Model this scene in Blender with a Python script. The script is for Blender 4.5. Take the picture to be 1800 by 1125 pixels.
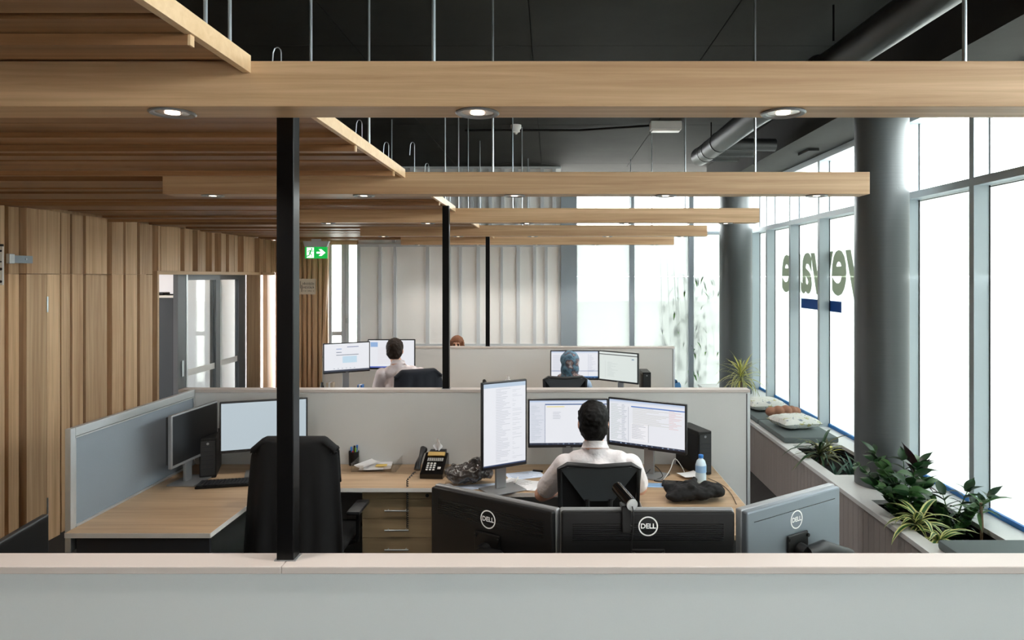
import bpy, bmesh, math, random
import numpy as np
from mathutils import Vector, Matrix, Euler
R = math.radians
for _o in list(bpy.data.objects): bpy.data.objects.remove(_o)
SC = bpy.context.scene
COL = SC.collection
random.seed(7)

# ---------------------------------------------------------------- camera, world, exposure
F = 1200.0            # focal length in pixels of the 1800 px wide frame
VX, VY = 968.0, 486.0 # vanishing point of the room's long direction
EYE = 2.03            # camera height
U = 0.93              # metres per survey unit
cam_d = bpy.data.cameras.new('camera'); cam = bpy.data.objects.new('camera', cam_d); COL.objects.link(cam)
cam.location = (0, 0, EYE); cam.rotation_euler = (R(90), 0, 0)
cam_d.sensor_width = 36; cam_d.lens = 36 * F / 1800
cam_d.shift_x = -(VX - 900) / 1800; cam_d.shift_y = -(562.5 - VY) / 1800
cam_d.clip_start = 0.02; cam_d.clip_end = 300
SC.camera = cam
wd = bpy.data.worlds.new('overcast'); SC.world = wd; wd.use_nodes = True
bg = wd.node_tree.nodes['Background']
bg.inputs['Color'].default_value = (0.96, 0.98, 1.0, 1); bg.inputs['Strength'].default_value = 5.6
SUN_ON = False
if SUN_ON:
    sl = bpy.data.lights.new('sun', 'SUN'); sl.energy = 9; sl.angle = R(3); sl.color = (1, .95, .86)
    so = bpy.data.objects.new('sun', sl); COL.objects.link(so)
    so.rotation_euler = Vector((-.42, .22, -1.0)).to_track_quat('-Z', 'Y').to_euler()
SC.view_settings.view_transform = 'Standard'; SC.view_settings.look = 'None'
SC.view_settings.gamma = 1.0; SC.view_settings.use_curve_mapping = False
SC.view_settings.exposure = 1.66
try:
    SC.cycles.use_denoising = True
    SC.cycles.max_bounces = 12; SC.cycles.diffuse_bounces = 7; SC.cycles.transparent_max_bounces = 16
    SC.cycles.sample_clamp_indirect = 8
except Exception: pass

# ---------------------------------------------------------------- coordinates
def D(d): return d * U                                   # survey depth to metres
def PX(px, y): return (px - VX) * y / F                  # pixel column at distance y (metres)
def PZ(py, y): return EYE - (py - VY) * y / F
def ZR(z): return EYE + z * U

# ---------------------------------------------------------------- materials
MATS = {}
def nodes(name):
    m = bpy.data.materials.new(name); m.use_nodes = True
    nt = m.node_tree; return m, nt, nt.nodes['Principled BSDF']
def srgb(*c):
    return tuple(((x/255)/12.92 if x/255 <= .04045 else ((x/255+.055)/1.055)**2.4) for x in c) + (1,)
def mat(name, col, rough=.5, metal=0, spec=.5, noise=0, nscale=20, bump=0, bscale=200, coat=0, emit=None, es=0, alpha=1, sheen=0, bdist=.004):
    if name in MATS: return MATS[name]
    m, nt, b = nodes(name)
    c = srgb(*col)
    b.inputs['Base Color'].default_value = c; b.inputs['Roughness'].default_value = rough
    b.inputs['Metallic'].default_value = metal; b.inputs['Specular IOR Level'].default_value = spec
    b.inputs['Coat Weight'].default_value = coat; b.inputs['Sheen Weight'].default_value = sheen
    if emit: b.inputs['Emission Color'].default_value = srgb(*emit); b.inputs['Emission Strength'].default_value = es
    if noise or bump:
        tc = nt.nodes.new('ShaderNodeTexCoord')
    if noise:
        n = nt.nodes.new('ShaderNodeTexNoise'); n.inputs['Scale'].default_value = nscale; n.inputs['Detail'].default_value = 6
        nt.links.new(tc.outputs['Object'], n.inputs['Vector'])
        mx = nt.nodes.new('ShaderNodeMix'); mx.data_type = 'RGBA'
        mx.inputs['A'].default_value = tuple(x*(1-noise) for x in c[:3])+(1,)
        mx.inputs['B'].default_value = tuple(min(1, x*(1+noise)) for x in c[:3])+(1,)
        nt.links.new(n.outputs['Fac'], mx.inputs['Factor']); nt.links.new(mx.outputs['Result'], b.inputs['Base Color'])
    if bump:
        n2 = nt.nodes.new('ShaderNodeTexNoise'); n2.inputs['Scale'].default_value = bscale; n2.inputs['Detail'].default_value = 4
        nt.links.new(tc.outputs['Object'], n2.inputs['Vector'])
        bp = nt.nodes.new('ShaderNodeBump'); bp.inputs['Strength'].default_value = bump; bp.inputs['Distance'].default_value = bdist
        nt.links.new(n2.outputs['Fac'], bp.inputs['Height']); nt.links.new(bp.outputs['Normal'], b.inputs['Normal'])
    MATS[name] = m; return m
def wood(name, axis, c0, c1, rough=.45, vary=.16, fine=1.0):
    """timber veneer: grain streaks run along one object axis; each board differs a little"""
    m, nt, b = nodes(name)
    tc = nt.nodes.new('ShaderNodeTexCoord'); oi = nt.nodes.new('ShaderNodeObjectInfo')
    add = nt.nodes.new('ShaderNodeVectorMath'); add.operation = 'ADD'
    sc3 = nt.nodes.new('ShaderNodeVectorMath'); sc3.operation = 'SCALE'
    cmb = nt.nodes.new('ShaderNodeCombineXYZ')
    for k in range(3): nt.links.new(oi.outputs['Random'], cmb.inputs[k])
    sc3.inputs['Scale'].default_value = 37.0; nt.links.new(cmb.outputs[0], sc3.inputs[0])
    nt.links.new(tc.outputs['Object'], add.inputs[0]); nt.links.new(sc3.outputs[0], add.inputs[1])
    mp = nt.nodes.new('ShaderNodeMapping'); s = [42*fine]*3; s['XYZ'.index(axis)] = 1.1
    mp.inputs['Scale'].default_value = s; nt.links.new(add.outputs[0], mp.inputs['Vector'])
    n = nt.nodes.new('ShaderNodeTexNoise'); n.inputs['Scale'].default_value = 1.0; n.inputs['Detail'].default_value = 7
    n.inputs['Roughness'].default_value = .62; n.inputs['Distortion'].default_value = .5
    nt.links.new(mp.outputs[0], n.inputs['Vector'])
    mp2 = nt.nodes.new('ShaderNodeMapping'); s2 = [9*fine]*3; s2['XYZ'.index(axis)] = .35
    mp2.inputs['Scale'].default_value = s2; nt.links.new(add.outputs[0], mp2.inputs['Vector'])
    n2 = nt.nodes.new('ShaderNodeTexNoise'); n2.inputs['Scale'].default_value = 1.0; n2.inputs['Detail'].default_value = 3
    nt.links.new(mp2.outputs[0], n2.inputs['Vector'])
    mixf = nt.nodes.new('ShaderNodeMath'); mixf.operation = 'MULTIPLY_ADD'; mixf.inputs[1].default_value = .55
    ml = nt.nodes.new('ShaderNodeMath'); ml.operation = 'MULTIPLY'; ml.inputs[1].default_value = .45
    nt.links.new(n2.outputs['Fac'], ml.inputs[0]); nt.links.new(n.outputs['Fac'], mixf.inputs[0]); nt.links.new(ml.outputs[0], mixf.inputs[2])
    cr = nt.nodes.new('ShaderNodeValToRGB')
    cr.color_ramp.elements[0].position = .34; cr.color_ramp.elements[0].color = srgb(*c0)
    cr.color_ramp.elements[1].position = .62; cr.color_ramp.elements[1].color = srgb(*c1)
    nt.links.new(mixf.outputs[0], cr.inputs['Fac'])
    hsv = nt.nodes.new('ShaderNodeHueSaturation')
    mr = nt.nodes.new('ShaderNodeMapRange'); mr.inputs['To Min'].default_value = 1-vary; mr.inputs['To Max'].default_value = 1+vary*.6
    nt.links.new(oi.outputs['Random'], mr.inputs['Value']); nt.links.new(mr.outputs[0], hsv.inputs['Value'])
    nt.links.new(cr.outputs['Color'], hsv.inputs['Color']); nt.links.new(hsv.outputs['Color'], b.inputs['Base Color'])
    b.inputs['Roughness'].default_value = rough; b.inputs['Specular IOR Level'].default_value = .35
    bp = nt.nodes.new('ShaderNodeBump'); bp.inputs['Strength'].default_value = .12; bp.inputs['Distance'].default_value = .003
    nt.links.new(n.outputs['Fac'], bp.inputs['Height']); nt.links.new(bp.outputs['Normal'], b.inputs['Normal'])
    MATS[name] = m; return m
OAK0, OAK1 = (176, 136, 98), (222, 186, 146)
for ax in 'XYZ': wood('oak_'+ax, ax, OAK0, OAK1)
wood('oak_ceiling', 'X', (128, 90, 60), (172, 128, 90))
wood('desk_oak', 'X', (158, 130, 100), (194, 166, 134), rough=.38, vary=.03, fine=.7)
wood('drawer_oak', 'X', (128, 108, 82), (160, 138, 106), rough=.45, vary=.08, fine=.5)
wood('oak_end', 'X', (222, 186, 142), (238, 206, 166), vary=.05)

def glass_clear():
    m, nt, b = nodes('glass_clear'); nt.nodes.remove(b); out = nt.nodes['Material Output']
    t = nt.nodes.new('ShaderNodeBsdfTransparent'); t.inputs[0].default_value = (.93, .96, .95, 1)
    g = nt.nodes.new('ShaderNodeBsdfGlossy'); g.inputs['Roughness'].default_value = .02
    lw = nt.nodes.new('ShaderNodeLayerWeight'); pw = nt.nodes.new('ShaderNodeMath'); pw.operation = 'POWER'; pw.inputs[1].default_value = 4
    fr = nt.nodes.new('ShaderNodeMath'); fr.operation = 'MULTIPLY_ADD'; fr.inputs[1].default_value = .45; fr.inputs[2].default_value = .03
    nt.links.new(lw.outputs['Facing'], pw.inputs[0]); nt.links.new(pw.outputs[0], fr.inputs[0])
    mx = nt.nodes.new('ShaderNodeMixShader'); nt.links.new(fr.outputs[0], mx.inputs[0]); nt.links.new(t.outputs[0], mx.inputs[1]); nt.links.new(g.outputs[0], mx.inputs[2])
    nt.links.new(mx.outputs[0], out.inputs['Surface']); MATS['glass_clear'] = m
def glass_frosted():
    m, nt, b = nodes('glass_frosted'); nt.nodes.remove(b); out = nt.nodes['Material Output']
    t = nt.nodes.new('ShaderNodeBsdfTransparent'); t.inputs[0].default_value = (.165, .172, .165, 1)
    tl = nt.nodes.new('ShaderNodeBsdfTranslucent'); tl.inputs[0].default_value = (.182, .19, .182, 1)
    mx = nt.nodes.new('ShaderNodeMixShader'); mx.inputs[0].default_value = .85
    nt.links.new(t.outputs[0], mx.inputs[1]); nt.links.new(tl.outputs[0], mx.inputs[2])
    nt.links.new(mx.outputs[0], out.inputs['Surface']); MATS['glass_frosted'] = m
def acrylic():
    m, nt, b = nodes('acrylic'); nt.nodes.remove(b); out = nt.nodes['Material Output']
    t = nt.nodes.new('ShaderNodeBsdfTransparent'); t.inputs[0].default_value = (.94, .94, .93, 1)
    g = nt.nodes.new('ShaderNodeBsdfGlossy'); g.inputs['Roughness'].default_value = .05
    mx = nt.nodes.new('ShaderNodeMixShader'); mx.inputs[0].default_value = .16
    nt.links.new(t.outputs[0], mx.inputs[1]); nt.links.new(g.outputs[0], mx.inputs[2])
    nt.links.new(mx.outputs[0], out.inputs['Surface']); MATS['acrylic'] = m
def vinyl(name, c):
    m, nt, b = nodes(name); out = nt.nodes['Material Output']
    b.inputs['Base Color'].default_value = srgb(*c); b.inputs['Roughness'].default_value = .6
    tl = nt.nodes.new('ShaderNodeBsdfTranslucent'); tl.inputs[0].default_value = tuple(x*.5 for x in srgb(*c)[:3])+(1,)
    mx = nt.nodes.new('ShaderNodeMixShader'); mx.inputs[0].default_value = .5
    nt.links.new(b.outputs[0], mx.inputs[1]); nt.links.new(tl.outputs[0], mx.inputs[2]); nt.links.new(mx.outputs[0], out.inputs['Surface']); MATS[name] = m
vinyl('sign_green_grey', (166, 176, 154)); vinyl('sign_blue', (40, 112, 196))
glass_clear(); glass_frosted(); acrylic()
def colattr(name, strength):
    """printed/displayed colours come from the face colour attribute of the flat screen mesh"""
    m, nt, b = nodes(name)
    a = nt.nodes.new('ShaderNodeAttribute'); a.attribute_name = 'Col'
    b.inputs['Roughness'].default_value = .35
    if strength:
        b.inputs['Base Color'].default_value = (.02, .02, .02, 1)
        nt.links.new(a.outputs['Color'], b.inputs['Emission Color']); b.inputs['Emission Strength'].default_value = strength
    else: nt.links.new(a.outputs['Color'], b.inputs['Base Color'])
    MATS[name] = m
colattr('screen_lit', .295); colattr('print', 0)
def ceiling_mat():
    m, nt, b = nodes('black_concrete')
    tc = nt.nodes.new('ShaderNodeTexCoord')
    n = nt.nodes.new('ShaderNodeTexNoise'); n.inputs['Scale'].default_value = 1.6; n.inputs['Detail'].default_value = 9; n.inputs['Roughness'].default_value = .65
    nt.links.new(tc.outputs['Object'], n.inputs['Vector'])
    cr = nt.nodes.new('ShaderNodeValToRGB'); cr.color_ramp.elements[0].color = srgb(36, 36, 35); cr.color_ramp.elements[1].color = srgb(60, 60, 57)
    nt.links.new(n.outputs['Fac'], cr.inputs['Fac'])
    v = nt.nodes.new('ShaderNodeTexVoronoi'); v.inputs['Scale'].default_value = 2.3
    nt.links.new(tc.outputs['Object'], v.inputs['Vector'])
    lt = nt.nodes.new('ShaderNodeMath'); lt.operation = 'LESS_THAN'; lt.inputs[1].default_value = .022
    nt.links.new(v.outputs['Distance'], lt.inputs[0])
    mx = nt.nodes.new('ShaderNodeMix'); mx.data_type = 'RGBA'; mx.inputs['B'].default_value = srgb(12, 12, 12)
    nt.links.new(lt.outputs[0], mx.inputs['Factor']); nt.links.new(cr.outputs['Color'], mx.inputs['A'])
    nt.links.new(mx.outputs['Result'], b.inputs['Base Color']); b.inputs['Roughness'].default_value = .8; b.inputs['Specular IOR Level'].default_value = .12
    MATS['black_concrete'] = m
ceiling_mat()
def column_mat():
    m, nt, b = nodes('painted_concrete')
    tc = nt.nodes.new('ShaderNodeTexCoord')
    mp = nt.nodes.new('ShaderNodeMapping'); mp.inputs['Scale'].default_value = (1, 1, 26); nt.links.new(tc.outputs['Object'], mp.inputs['Vector'])
    n = nt.nodes.new('ShaderNodeTexNoise'); n.inputs['Scale'].default_value = 3; n.inputs['Detail'].default_value = 5; nt.links.new(mp.outputs[0], n.inputs['Vector'])
    v = nt.nodes.new('ShaderNodeTexVoronoi'); v.inputs['Scale'].default_value = 7; nt.links.new(tc.outputs['Object'], v.inputs['Vector'])
    lt = nt.nodes.new('ShaderNodeMath'); lt.operation = 'GREATER_THAN'; lt.inputs[1].default_value = .05; nt.links.new(v.outputs['Distance'], lt.inputs[0])
    ad = nt.nodes.new('ShaderNodeMath'); ad.operation = 'MULTIPLY_ADD'; ad.inputs[1].default_value = .25
    nt.links.new(n.outputs['Fac'], ad.inputs[0]); nt.links.new(lt.outputs[0], ad.inputs[2])
    bp = nt.nodes.new('ShaderNodeBump'); bp.inputs['Strength'].default_value = .5; bp.inputs['Distance'].default_value = .006
    nt.links.new(ad.outputs[0], bp.inputs['Height']); nt.links.new(bp.outputs['Normal'], b.inputs['Normal'])
    b.inputs['Base Color'].default_value = srgb(84, 88, 89); b.inputs['Roughness'].default_value = .42
    MATS['painted_concrete'] = m
column_mat()
M = mat
M('white_laminate', (226, 222, 216), .4); M('cap_cream', (200, 190, 184), .4, noise=.03, nscale=300)
M('panel_grey', (205, 205, 203), .75, noise=.04, nscale=400, bump=.15, bscale=900)
M('panel_front', (203, 207, 207), .6, noise=.02, nscale=300)
M('screen_fabric', (132, 141, 150), .9, noise=.12, nscale=500, bump=.3, bscale=1200)
M('aluminium', (206, 210, 212), .35, metal=.6); M('mullion_paint', (184, 195, 202), .45)
M('mullion_dark', (92, 95, 97), .4, metal=.3)
M('black_steel', (9, 9, 10), .3, spec=.22); M('black_plastic', (13, 13, 14), .42, spec=.35); M('black_gloss', (12, 12, 13), .16)
M('dark_plastic', (38, 39, 41), .45); M('silver_plastic', (150, 152, 154), .35, metal=.5); M('bezel', (22, 23, 26), .35)
M('monitor_back_silver', (118, 126, 134), .34, metal=.55); M('logo_white', (232, 232, 230), .4)
M('charcoal', (36, 38, 42), .6); M('black_cloth', (13, 13, 15), .92, bump=.35, bscale=500); M('navy_cloth', (22, 26, 36), .85, bump=.3, bscale=500)
M('carpet', (44, 42, 42), .95, noise=.35, nscale=180, bump=.4, bscale=700)
M('wall_white', (246, 244, 241), .7); M('batten_grey', (206, 209, 212), .55); M('post_grey', (148, 158, 166), .5)
M('zinc', (188, 196, 200), .3, metal=.85); M('duct', (40, 41, 41), .45, metal=.1)
M('bench_top', (226, 226, 226), .38, noise=.04, nscale=60); M('bench_face', (160, 152, 148), .6, noise=.05, nscale=80)
M('soil', (11, 9, 8), .95, noise=.5, nscale=60); M('blue_tape', (34, 120, 196), .5);
M('pad_grey', (104, 114, 116), .8, bump=.2, bscale=600)
M('pillow_orange', (176, 128, 106), .95, noise=.2, nscale=90, bump=.5, bscale=250)
M('skin', (222, 172, 148), .5, noise=.05, nscale=40); M('shirt_white', (238, 232, 234), .8, bump=.7, bscale=9, bdist=.03); M('shirt_pink', (228, 216, 217), .8, bump=.7, bscale=9, bdist=.03); M('chair_panel', (56, 60, 64), .5)
M('hair_black', (10, 8, 8), .6, spec=.2, noise=.4, nscale=180, bump=.4, bscale=300); M('hair_brown', (42, 30, 23), .6, spec=.25, noise=.4, nscale=180, bump=.6, bscale=300)
M('hair_red', (126, 74, 42), .5, noise=.3, nscale=160, bump=.5, bscale=300)
M('trousers', (38, 40, 48), .85); M('shoe', (20, 19, 18), .4); M('lip', (176, 106, 96), .5); M('eye_dark', (30, 22, 18), .2)
M('paper', (240, 239, 240), .8); M('paper_blue', (206, 218, 238), .8); M('yellow_note', (238, 206, 110), .8)
M('green_sign', (12, 158, 62), .5, emit=(12, 158, 62), es=.35); M('white_sign', (250, 252, 250), .5, emit=(250, 252, 250), es=.4)
M('lamp_reflector', (236, 226, 218), .2, metal=.6); M('lamp_glow', (255, 240, 224), .4, emit=(255, 236, 214), es=2.2)
M('leaf_dark', (32, 66, 34), .35, noise=.3, nscale=12); M('leaf_mid', (58, 98, 46), .4, noise=.25, nscale=12); M('leaf_teal', (76, 112, 98), .45)
M('leaf_cream', (214, 214, 142), .45); M('leaf_burgundy', (72, 48, 56), .4, noise=.3, nscale=14); M('leaf_yellow', (206, 202, 96), .45)
M('leaf_olive', (92, 96, 62), .5); M('bark', (122, 100, 78), .8, noise=.3, nscale=60); M('bamboo_leaf', (84, 130, 60), .5); M('bamboo_stem', (120, 140, 90), .5)
M('water', (206, 226, 240), .08, spec=.7); M('cap_blue', (48, 124, 206), .4); M('label_blue', (150, 190, 230), .5)
M('bag_film', (58, 52, 50), .2, spec=.8, noise=.5, nscale=14, bump=.9, bscale=38)
M('gold', (178, 148, 84), .35, metal=.4); M('key_white', (200, 198, 196), .5); M('red_plastic', (172, 40, 40), .4); M('lime', (150, 186, 60), .5)
M('outside_ground', (170, 168, 160), .9, noise=.1, nscale=3); M('outside_white', (216, 216, 212), .7)
M('cable', (16, 16, 17), .5); M('cable_white', (214, 212, 208), .5); M('brown_sign', (206, 190, 170), .6); M('blue_cloth', (70, 120, 168), .9)
M('room_wall', (216, 214, 216), .7); M('cabinet_dark', (44, 50, 54), .5); M('curtain', (198, 200, 200), .8)

def pillow_mat():
    m, nt, b = nodes('pillow_white'); tc = nt.nodes.new('ShaderNodeTexCoord'); n = nt.nodes.new('ShaderNodeTexNoise'); n.inputs['Scale'].default_value = 15; n.inputs['Detail'].default_value = 2; n.inputs['Distortion'].default_value = 1.5
    nt.links.new(tc.outputs['Object'], n.inputs['Vector']); cr = nt.nodes.new('ShaderNodeValToRGB'); e = cr.color_ramp.elements; e[0].position = .30; e[0].color = srgb(150, 160, 172); e[1].position = .37; e[1].color = srgb(236, 236, 232)
    for p_, c in ((.60, (236, 236, 232)), (.65, (188, 196, 160)), (.70, (214, 200, 140))): x_ = e.new(p_); x_.color = srgb(*c)
    nt.links.new(n.outputs['Fac'], cr.inputs['Fac']); nt.links.new(cr.outputs['Color'], b.inputs['Base Color']); b.inputs['Roughness'].default_value = .9; MATS['pillow_white'] = m
pillow_mat()
# ---------------------------------------------------------------- mesh helpers
class MB:
    """collects simple solids; build() links them as one mesh object"""
    def __init__(s): s.v = []; s.f = []; s.m = []; s.mi = 0; s.T = Matrix()
    def _add(s, vs, fs):
        n = len(s.v); s.v += [tuple(s.T @ Vector(v)) for v in vs]
        s.f += [tuple(i+n for i in f) for f in fs]; s.m += [s.mi]*len(fs); return s
    def box(s, x0, x1, y0, y1, z0, z1):
        return s._add([(x0,y0,z0),(x1,y0,z0),(x1,y1,z0),(x0,y1,z0),(x0,y0,z1),(x1,y0,z1),(x1,y1,z1),(x0,y1,z1)],
                      [(0,3,2,1),(4,5,6,7),(0,1,5,4),(1,2,6,5),(2,3,7,6),(3,0,4,7)])
    def cbox(s, x0, x1, y0, y1, z0, z1, b=.004):
        """box with chamfered edges"""
        b = min(b, (x1-x0)*.45, (y1-y0)*.45, (z1-z0)*.45)
        vs = []; fs = []
        bm = bmesh.new(); bmesh.ops.create_cube(bm, size=1)
        for v in bm.verts: v.co = Vector(((x0+x1)/2+v.co.x*(x1-x0), (y0+y1)/2+v.co.y*(y1-y0), (z0+z1)/2+v.co.z*(z1-z0)))
        bmesh.ops.bevel(bm, geom=bm.edges[:], offset=b, segments=2, affect='EDGES', profile=.5)
        bm.verts.ensure_lookup_table(); bm.verts.index_update()
        vs = [v.co[:] for v in bm.verts]; fs = [[v.index for v in f.verts] for f in bm.faces]; bm.free()
        return s._add(vs, fs)
    def cyl(s, p0, p1, r0, r1=None, n=16, caps=True):
        r1 = r0 if r1 is None else r1; p0 = Vector(p0); p1 = Vector(p1)
        q = (p1-p0).to_track_quat('Z', 'Y').to_matrix() if (p1-p0).length > 1e-9 else Matrix.Identity(3)
        vs = []
        for p, r in ((p0, r0), (p1, r1)):
            for i in range(n):
                a = 2*math.pi*i/n; vs.append(p + q @ Vector((r*math.cos(a), r*math.sin(a), 0)))
        fs = [(i, (i+1) % n, n+(i+1) % n, n+i) for i in range(n)]
        if caps: fs += [tuple(range(n-1, -1, -1)), tuple(range(n, 2*n))]
        return s._add(vs, fs)
    def tube(s, pts, r, n=8):
        pts = [Vector(p) for p in pts]; vs = []; fs = []
        up = Vector((0, 0, 1))
        for i, p in enumerate(pts):
            t = (pts[min(i+1, len(pts)-1)] - pts[max(i-1, 0)]).normalized()
            a = t.cross(up)
            if a.length < 1e-3: a = t.cross(Vector((1, 0, 0)))
            a.normalize(); b = t.cross(a); rr = r[i] if isinstance(r, (list, tuple)) else r
            for k in range(n):
                th = 2*math.pi*k/n; vs.append(p + (a*math.cos(th)+b*math.sin(th))*rr)
        for i in range(len(pts)-1):
            for k in range(n): fs.append((i*n+k, i*n+(k+1) % n, (i+1)*n+(k+1) % n, (i+1)*n+k))
        fs += [tuple(range(n-1, -1, -1)), tuple(range((len(pts)-1)*n, len(pts)*n))]
        return s._add(vs, fs)
    def prism(s, poly, o, ax, ay, depth):
        """polygon in the plane o + a*ax + b*ay, pushed along the plane normal by depth"""
        o = Vector(o); ax = Vector(ax); ay = Vector(ay); nrm = ax.cross(ay).normalized()*depth; n = len(poly)
        vs = [o+ax*a+ay*b for a, b in poly] + [o+ax*a+ay*b+nrm for a, b in poly]
        fs = [tuple(range(n-1, -1, -1)), tuple(range(n, 2*n))] + [(i, (i+1) % n, n+(i+1) % n, n+i) for i in range(n)]
        return s._add(vs, fs)
    def lathe(s, prof, c=(0, 0, 0), n=24):
        vs = []; fs = []; c = Vector(c)
        for r, z in prof:
            for k in range(n):
                a = 2*math.pi*k/n; vs.append(c+Vector((r*math.cos(a), r*math.sin(a), z)))
        for i in range(len(prof)-1):
            for k in range(n): fs.append((i*n+k, i*n+(k+1) % n, (i+1)*n+(k+1) % n, (i+1)*n+k))
        if prof[0][0] > 1e-6: fs.append(tuple(range(n-1, -1, -1)))
        if prof[-1][0] > 1e-6: fs.append(tuple(range((len(prof)-1)*n, len(prof)*n)))
        return s._add(vs, fs)
    def ball(s, c, r, nu=12, nv=8):
        c = Vector(c); rx, ry, rz = (r, r, r) if not isinstance(r, (tuple, list)) else r
        prof = [(math.sin(math.pi*i/nv), -math.cos(math.pi*i/nv)) for i in range(nv+1)]
        vs = []; fs = []
        for a, b in prof:
            for k in range(nu):
                t = 2*math.pi*k/nu; vs.append(c+Vector((a*math.cos(t)*rx, a*math.sin(t)*ry, b*rz)))
        for i in range(nv):
            for k in range(nu): fs.append((i*nu+k, i*nu+(k+1) % nu, (i+1)*nu+(k+1) % nu, (i+1)*nu+k))
        return s._add(vs, fs)
    def grid(s, fn, nu, nv):
        vs = [fn(i/nu, j/nv) for j in range(nv+1) for i in range(nu+1)]
        fs = [(j*(nu+1)+i, j*(nu+1)+i+1, (j+1)*(nu+1)+i+1, (j+1)*(nu+1)+i) for j in range(nv) for i in range(nu)]
        return s._add(vs, fs)
    def mesh(s, name):
        me = bpy.data.meshes.new(name); me.from_pydata(s.v, [], s.f); me.update(); return me
    def build(s, name, mats, parent=None, world=True, smooth=False, **kw):
        me = s.mesh(name); ms = mats if isinstance(mats, (list, tuple)) else [mats]
        for m in ms: me.materials.append(MATS[m])
        if len(ms) > 1: me.polygons.foreach_set('material_index', s.m)
        if smooth:
            me.polygons.foreach_set('use_smooth', [True]*len(me.polygons))
            try: me.set_sharp_from_angle(angle=R(40))
            except Exception: pass
        return put(name, me, parent, world, **kw)
def wm(o):
    if o.parent: return wm(o.parent) @ o.matrix_parent_inverse @ o.matrix_basis
    return o.matrix_basis.copy()
def put(name, me, parent=None, world=True, label=None, cat=None, group=None, kind=None):
    o = bpy.data.objects.new(name, me); COL.objects.link(o)
    if parent is not None:
        o.parent = parent
        if world: o.matrix_parent_inverse = wm(parent).inverted()
    elif me is not None and kind is None:
        # a thing of one mesh: its origin sits at the middle of its base
        n = len(me.vertices); a = np.empty(n*3); me.vertices.foreach_get('co', a); a = a.reshape(-1, 3)
        c = Vector(((a[:,0].min()+a[:,0].max())/2, (a[:,1].min()+a[:,1].max())/2, a[:,2].min()))
        me.transform(Matrix.Translation(-c)); o.location = c
    tag(o, label, cat, group, kind); return o
def tag(o, label=None, cat=None, group=None, kind=None):
    if label: o['label'] = label
    if cat: o['category'] = cat
    if group: o['group'] = group
    if kind: o['kind'] = kind
    return o
def thing(name, label, cat, loc=(0, 0, 0), rz=0, group=None, kind=None, rot=None):
    o = bpy.data.objects.new(name, None); COL.objects.link(o); o.empty_display_size = .1
    o.location = loc; o.rotation_euler = rot if rot else (0, 0, rz)
    return tag(o, label, cat, group, kind)
def box(name, m, x0, x1, y0, y1, z0, z1, parent=None, world=True, bev=0, **kw):
    b = MB(); (b.cbox(x0, x1, y0, y1, z0, z1, bev) if bev else b.box(x0, x1, y0, y1, z0, z1))
    return b.build(name, m, parent, world, **kw)
def share(name, me, parent, T, **kw):
    """another object on the same mesh data, at T in the parent's space"""
    o = bpy.data.objects.new(name, me); COL.objects.link(o); o.parent = parent; o.matrix_basis = T; tag(o, **kw); return o
def copy_tree(o, parent=None):
    c = o.copy(); COL.objects.link(c); c.parent = parent
    if parent is not None: c.matrix_parent_inverse = o.matrix_parent_inverse.copy()
    for ch in [x for x in list(o.children)]: copy_tree(ch, c)
    return c
def text_mesh(body, size, extrude=0.0, bold=0.0):
    cu = bpy.data.curves.new('lettering', 'FONT'); cu.body = body; cu.size = size; cu.extrude = extrude; cu.offset = bold
    cu.align_x = 'CENTER'; cu.align_y = 'CENTER'; cu.resolution_u = 4
    o = bpy.data.objects.new('lettering', cu); COL.objects.link(o)
    dg = bpy.context.evaluated_depsgraph_get(); me = bpy.data.meshes.new_from_object(o.evaluated_get(dg))
    bpy.data.objects.remove(o); return me
def flat_mesh(rects, w, h):
    """flat printed sheet or screen: base rectangle plus coloured rectangles a hair in front; x right, z up, facing -y"""
    vs = []; fs = []; cs = []
    for k, (x0, z0, x1, z1, c) in enumerate(rects):
        y = -0.00015*min(k, 3) - (0.0002 if k else 0); n = len(vs)
        vs += [(x0*w, y, z0*h), (x1*w, y, z0*h), (x1*w, y, z1*h), (x0*w, y, z1*h)]; fs.append((n, n+1, n+2, n+3)); cs.append(srgb(*c))
    me = bpy.data.meshes.new('screen'); me.from_pydata(vs, [], fs)
    at = me.color_attributes.new('Col', 'FLOAT_COLOR', 'CORNER')
    at.data.foreach_set('color', [x for c in cs for _ in range(4) for x in c]); me.update(); return me

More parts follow.
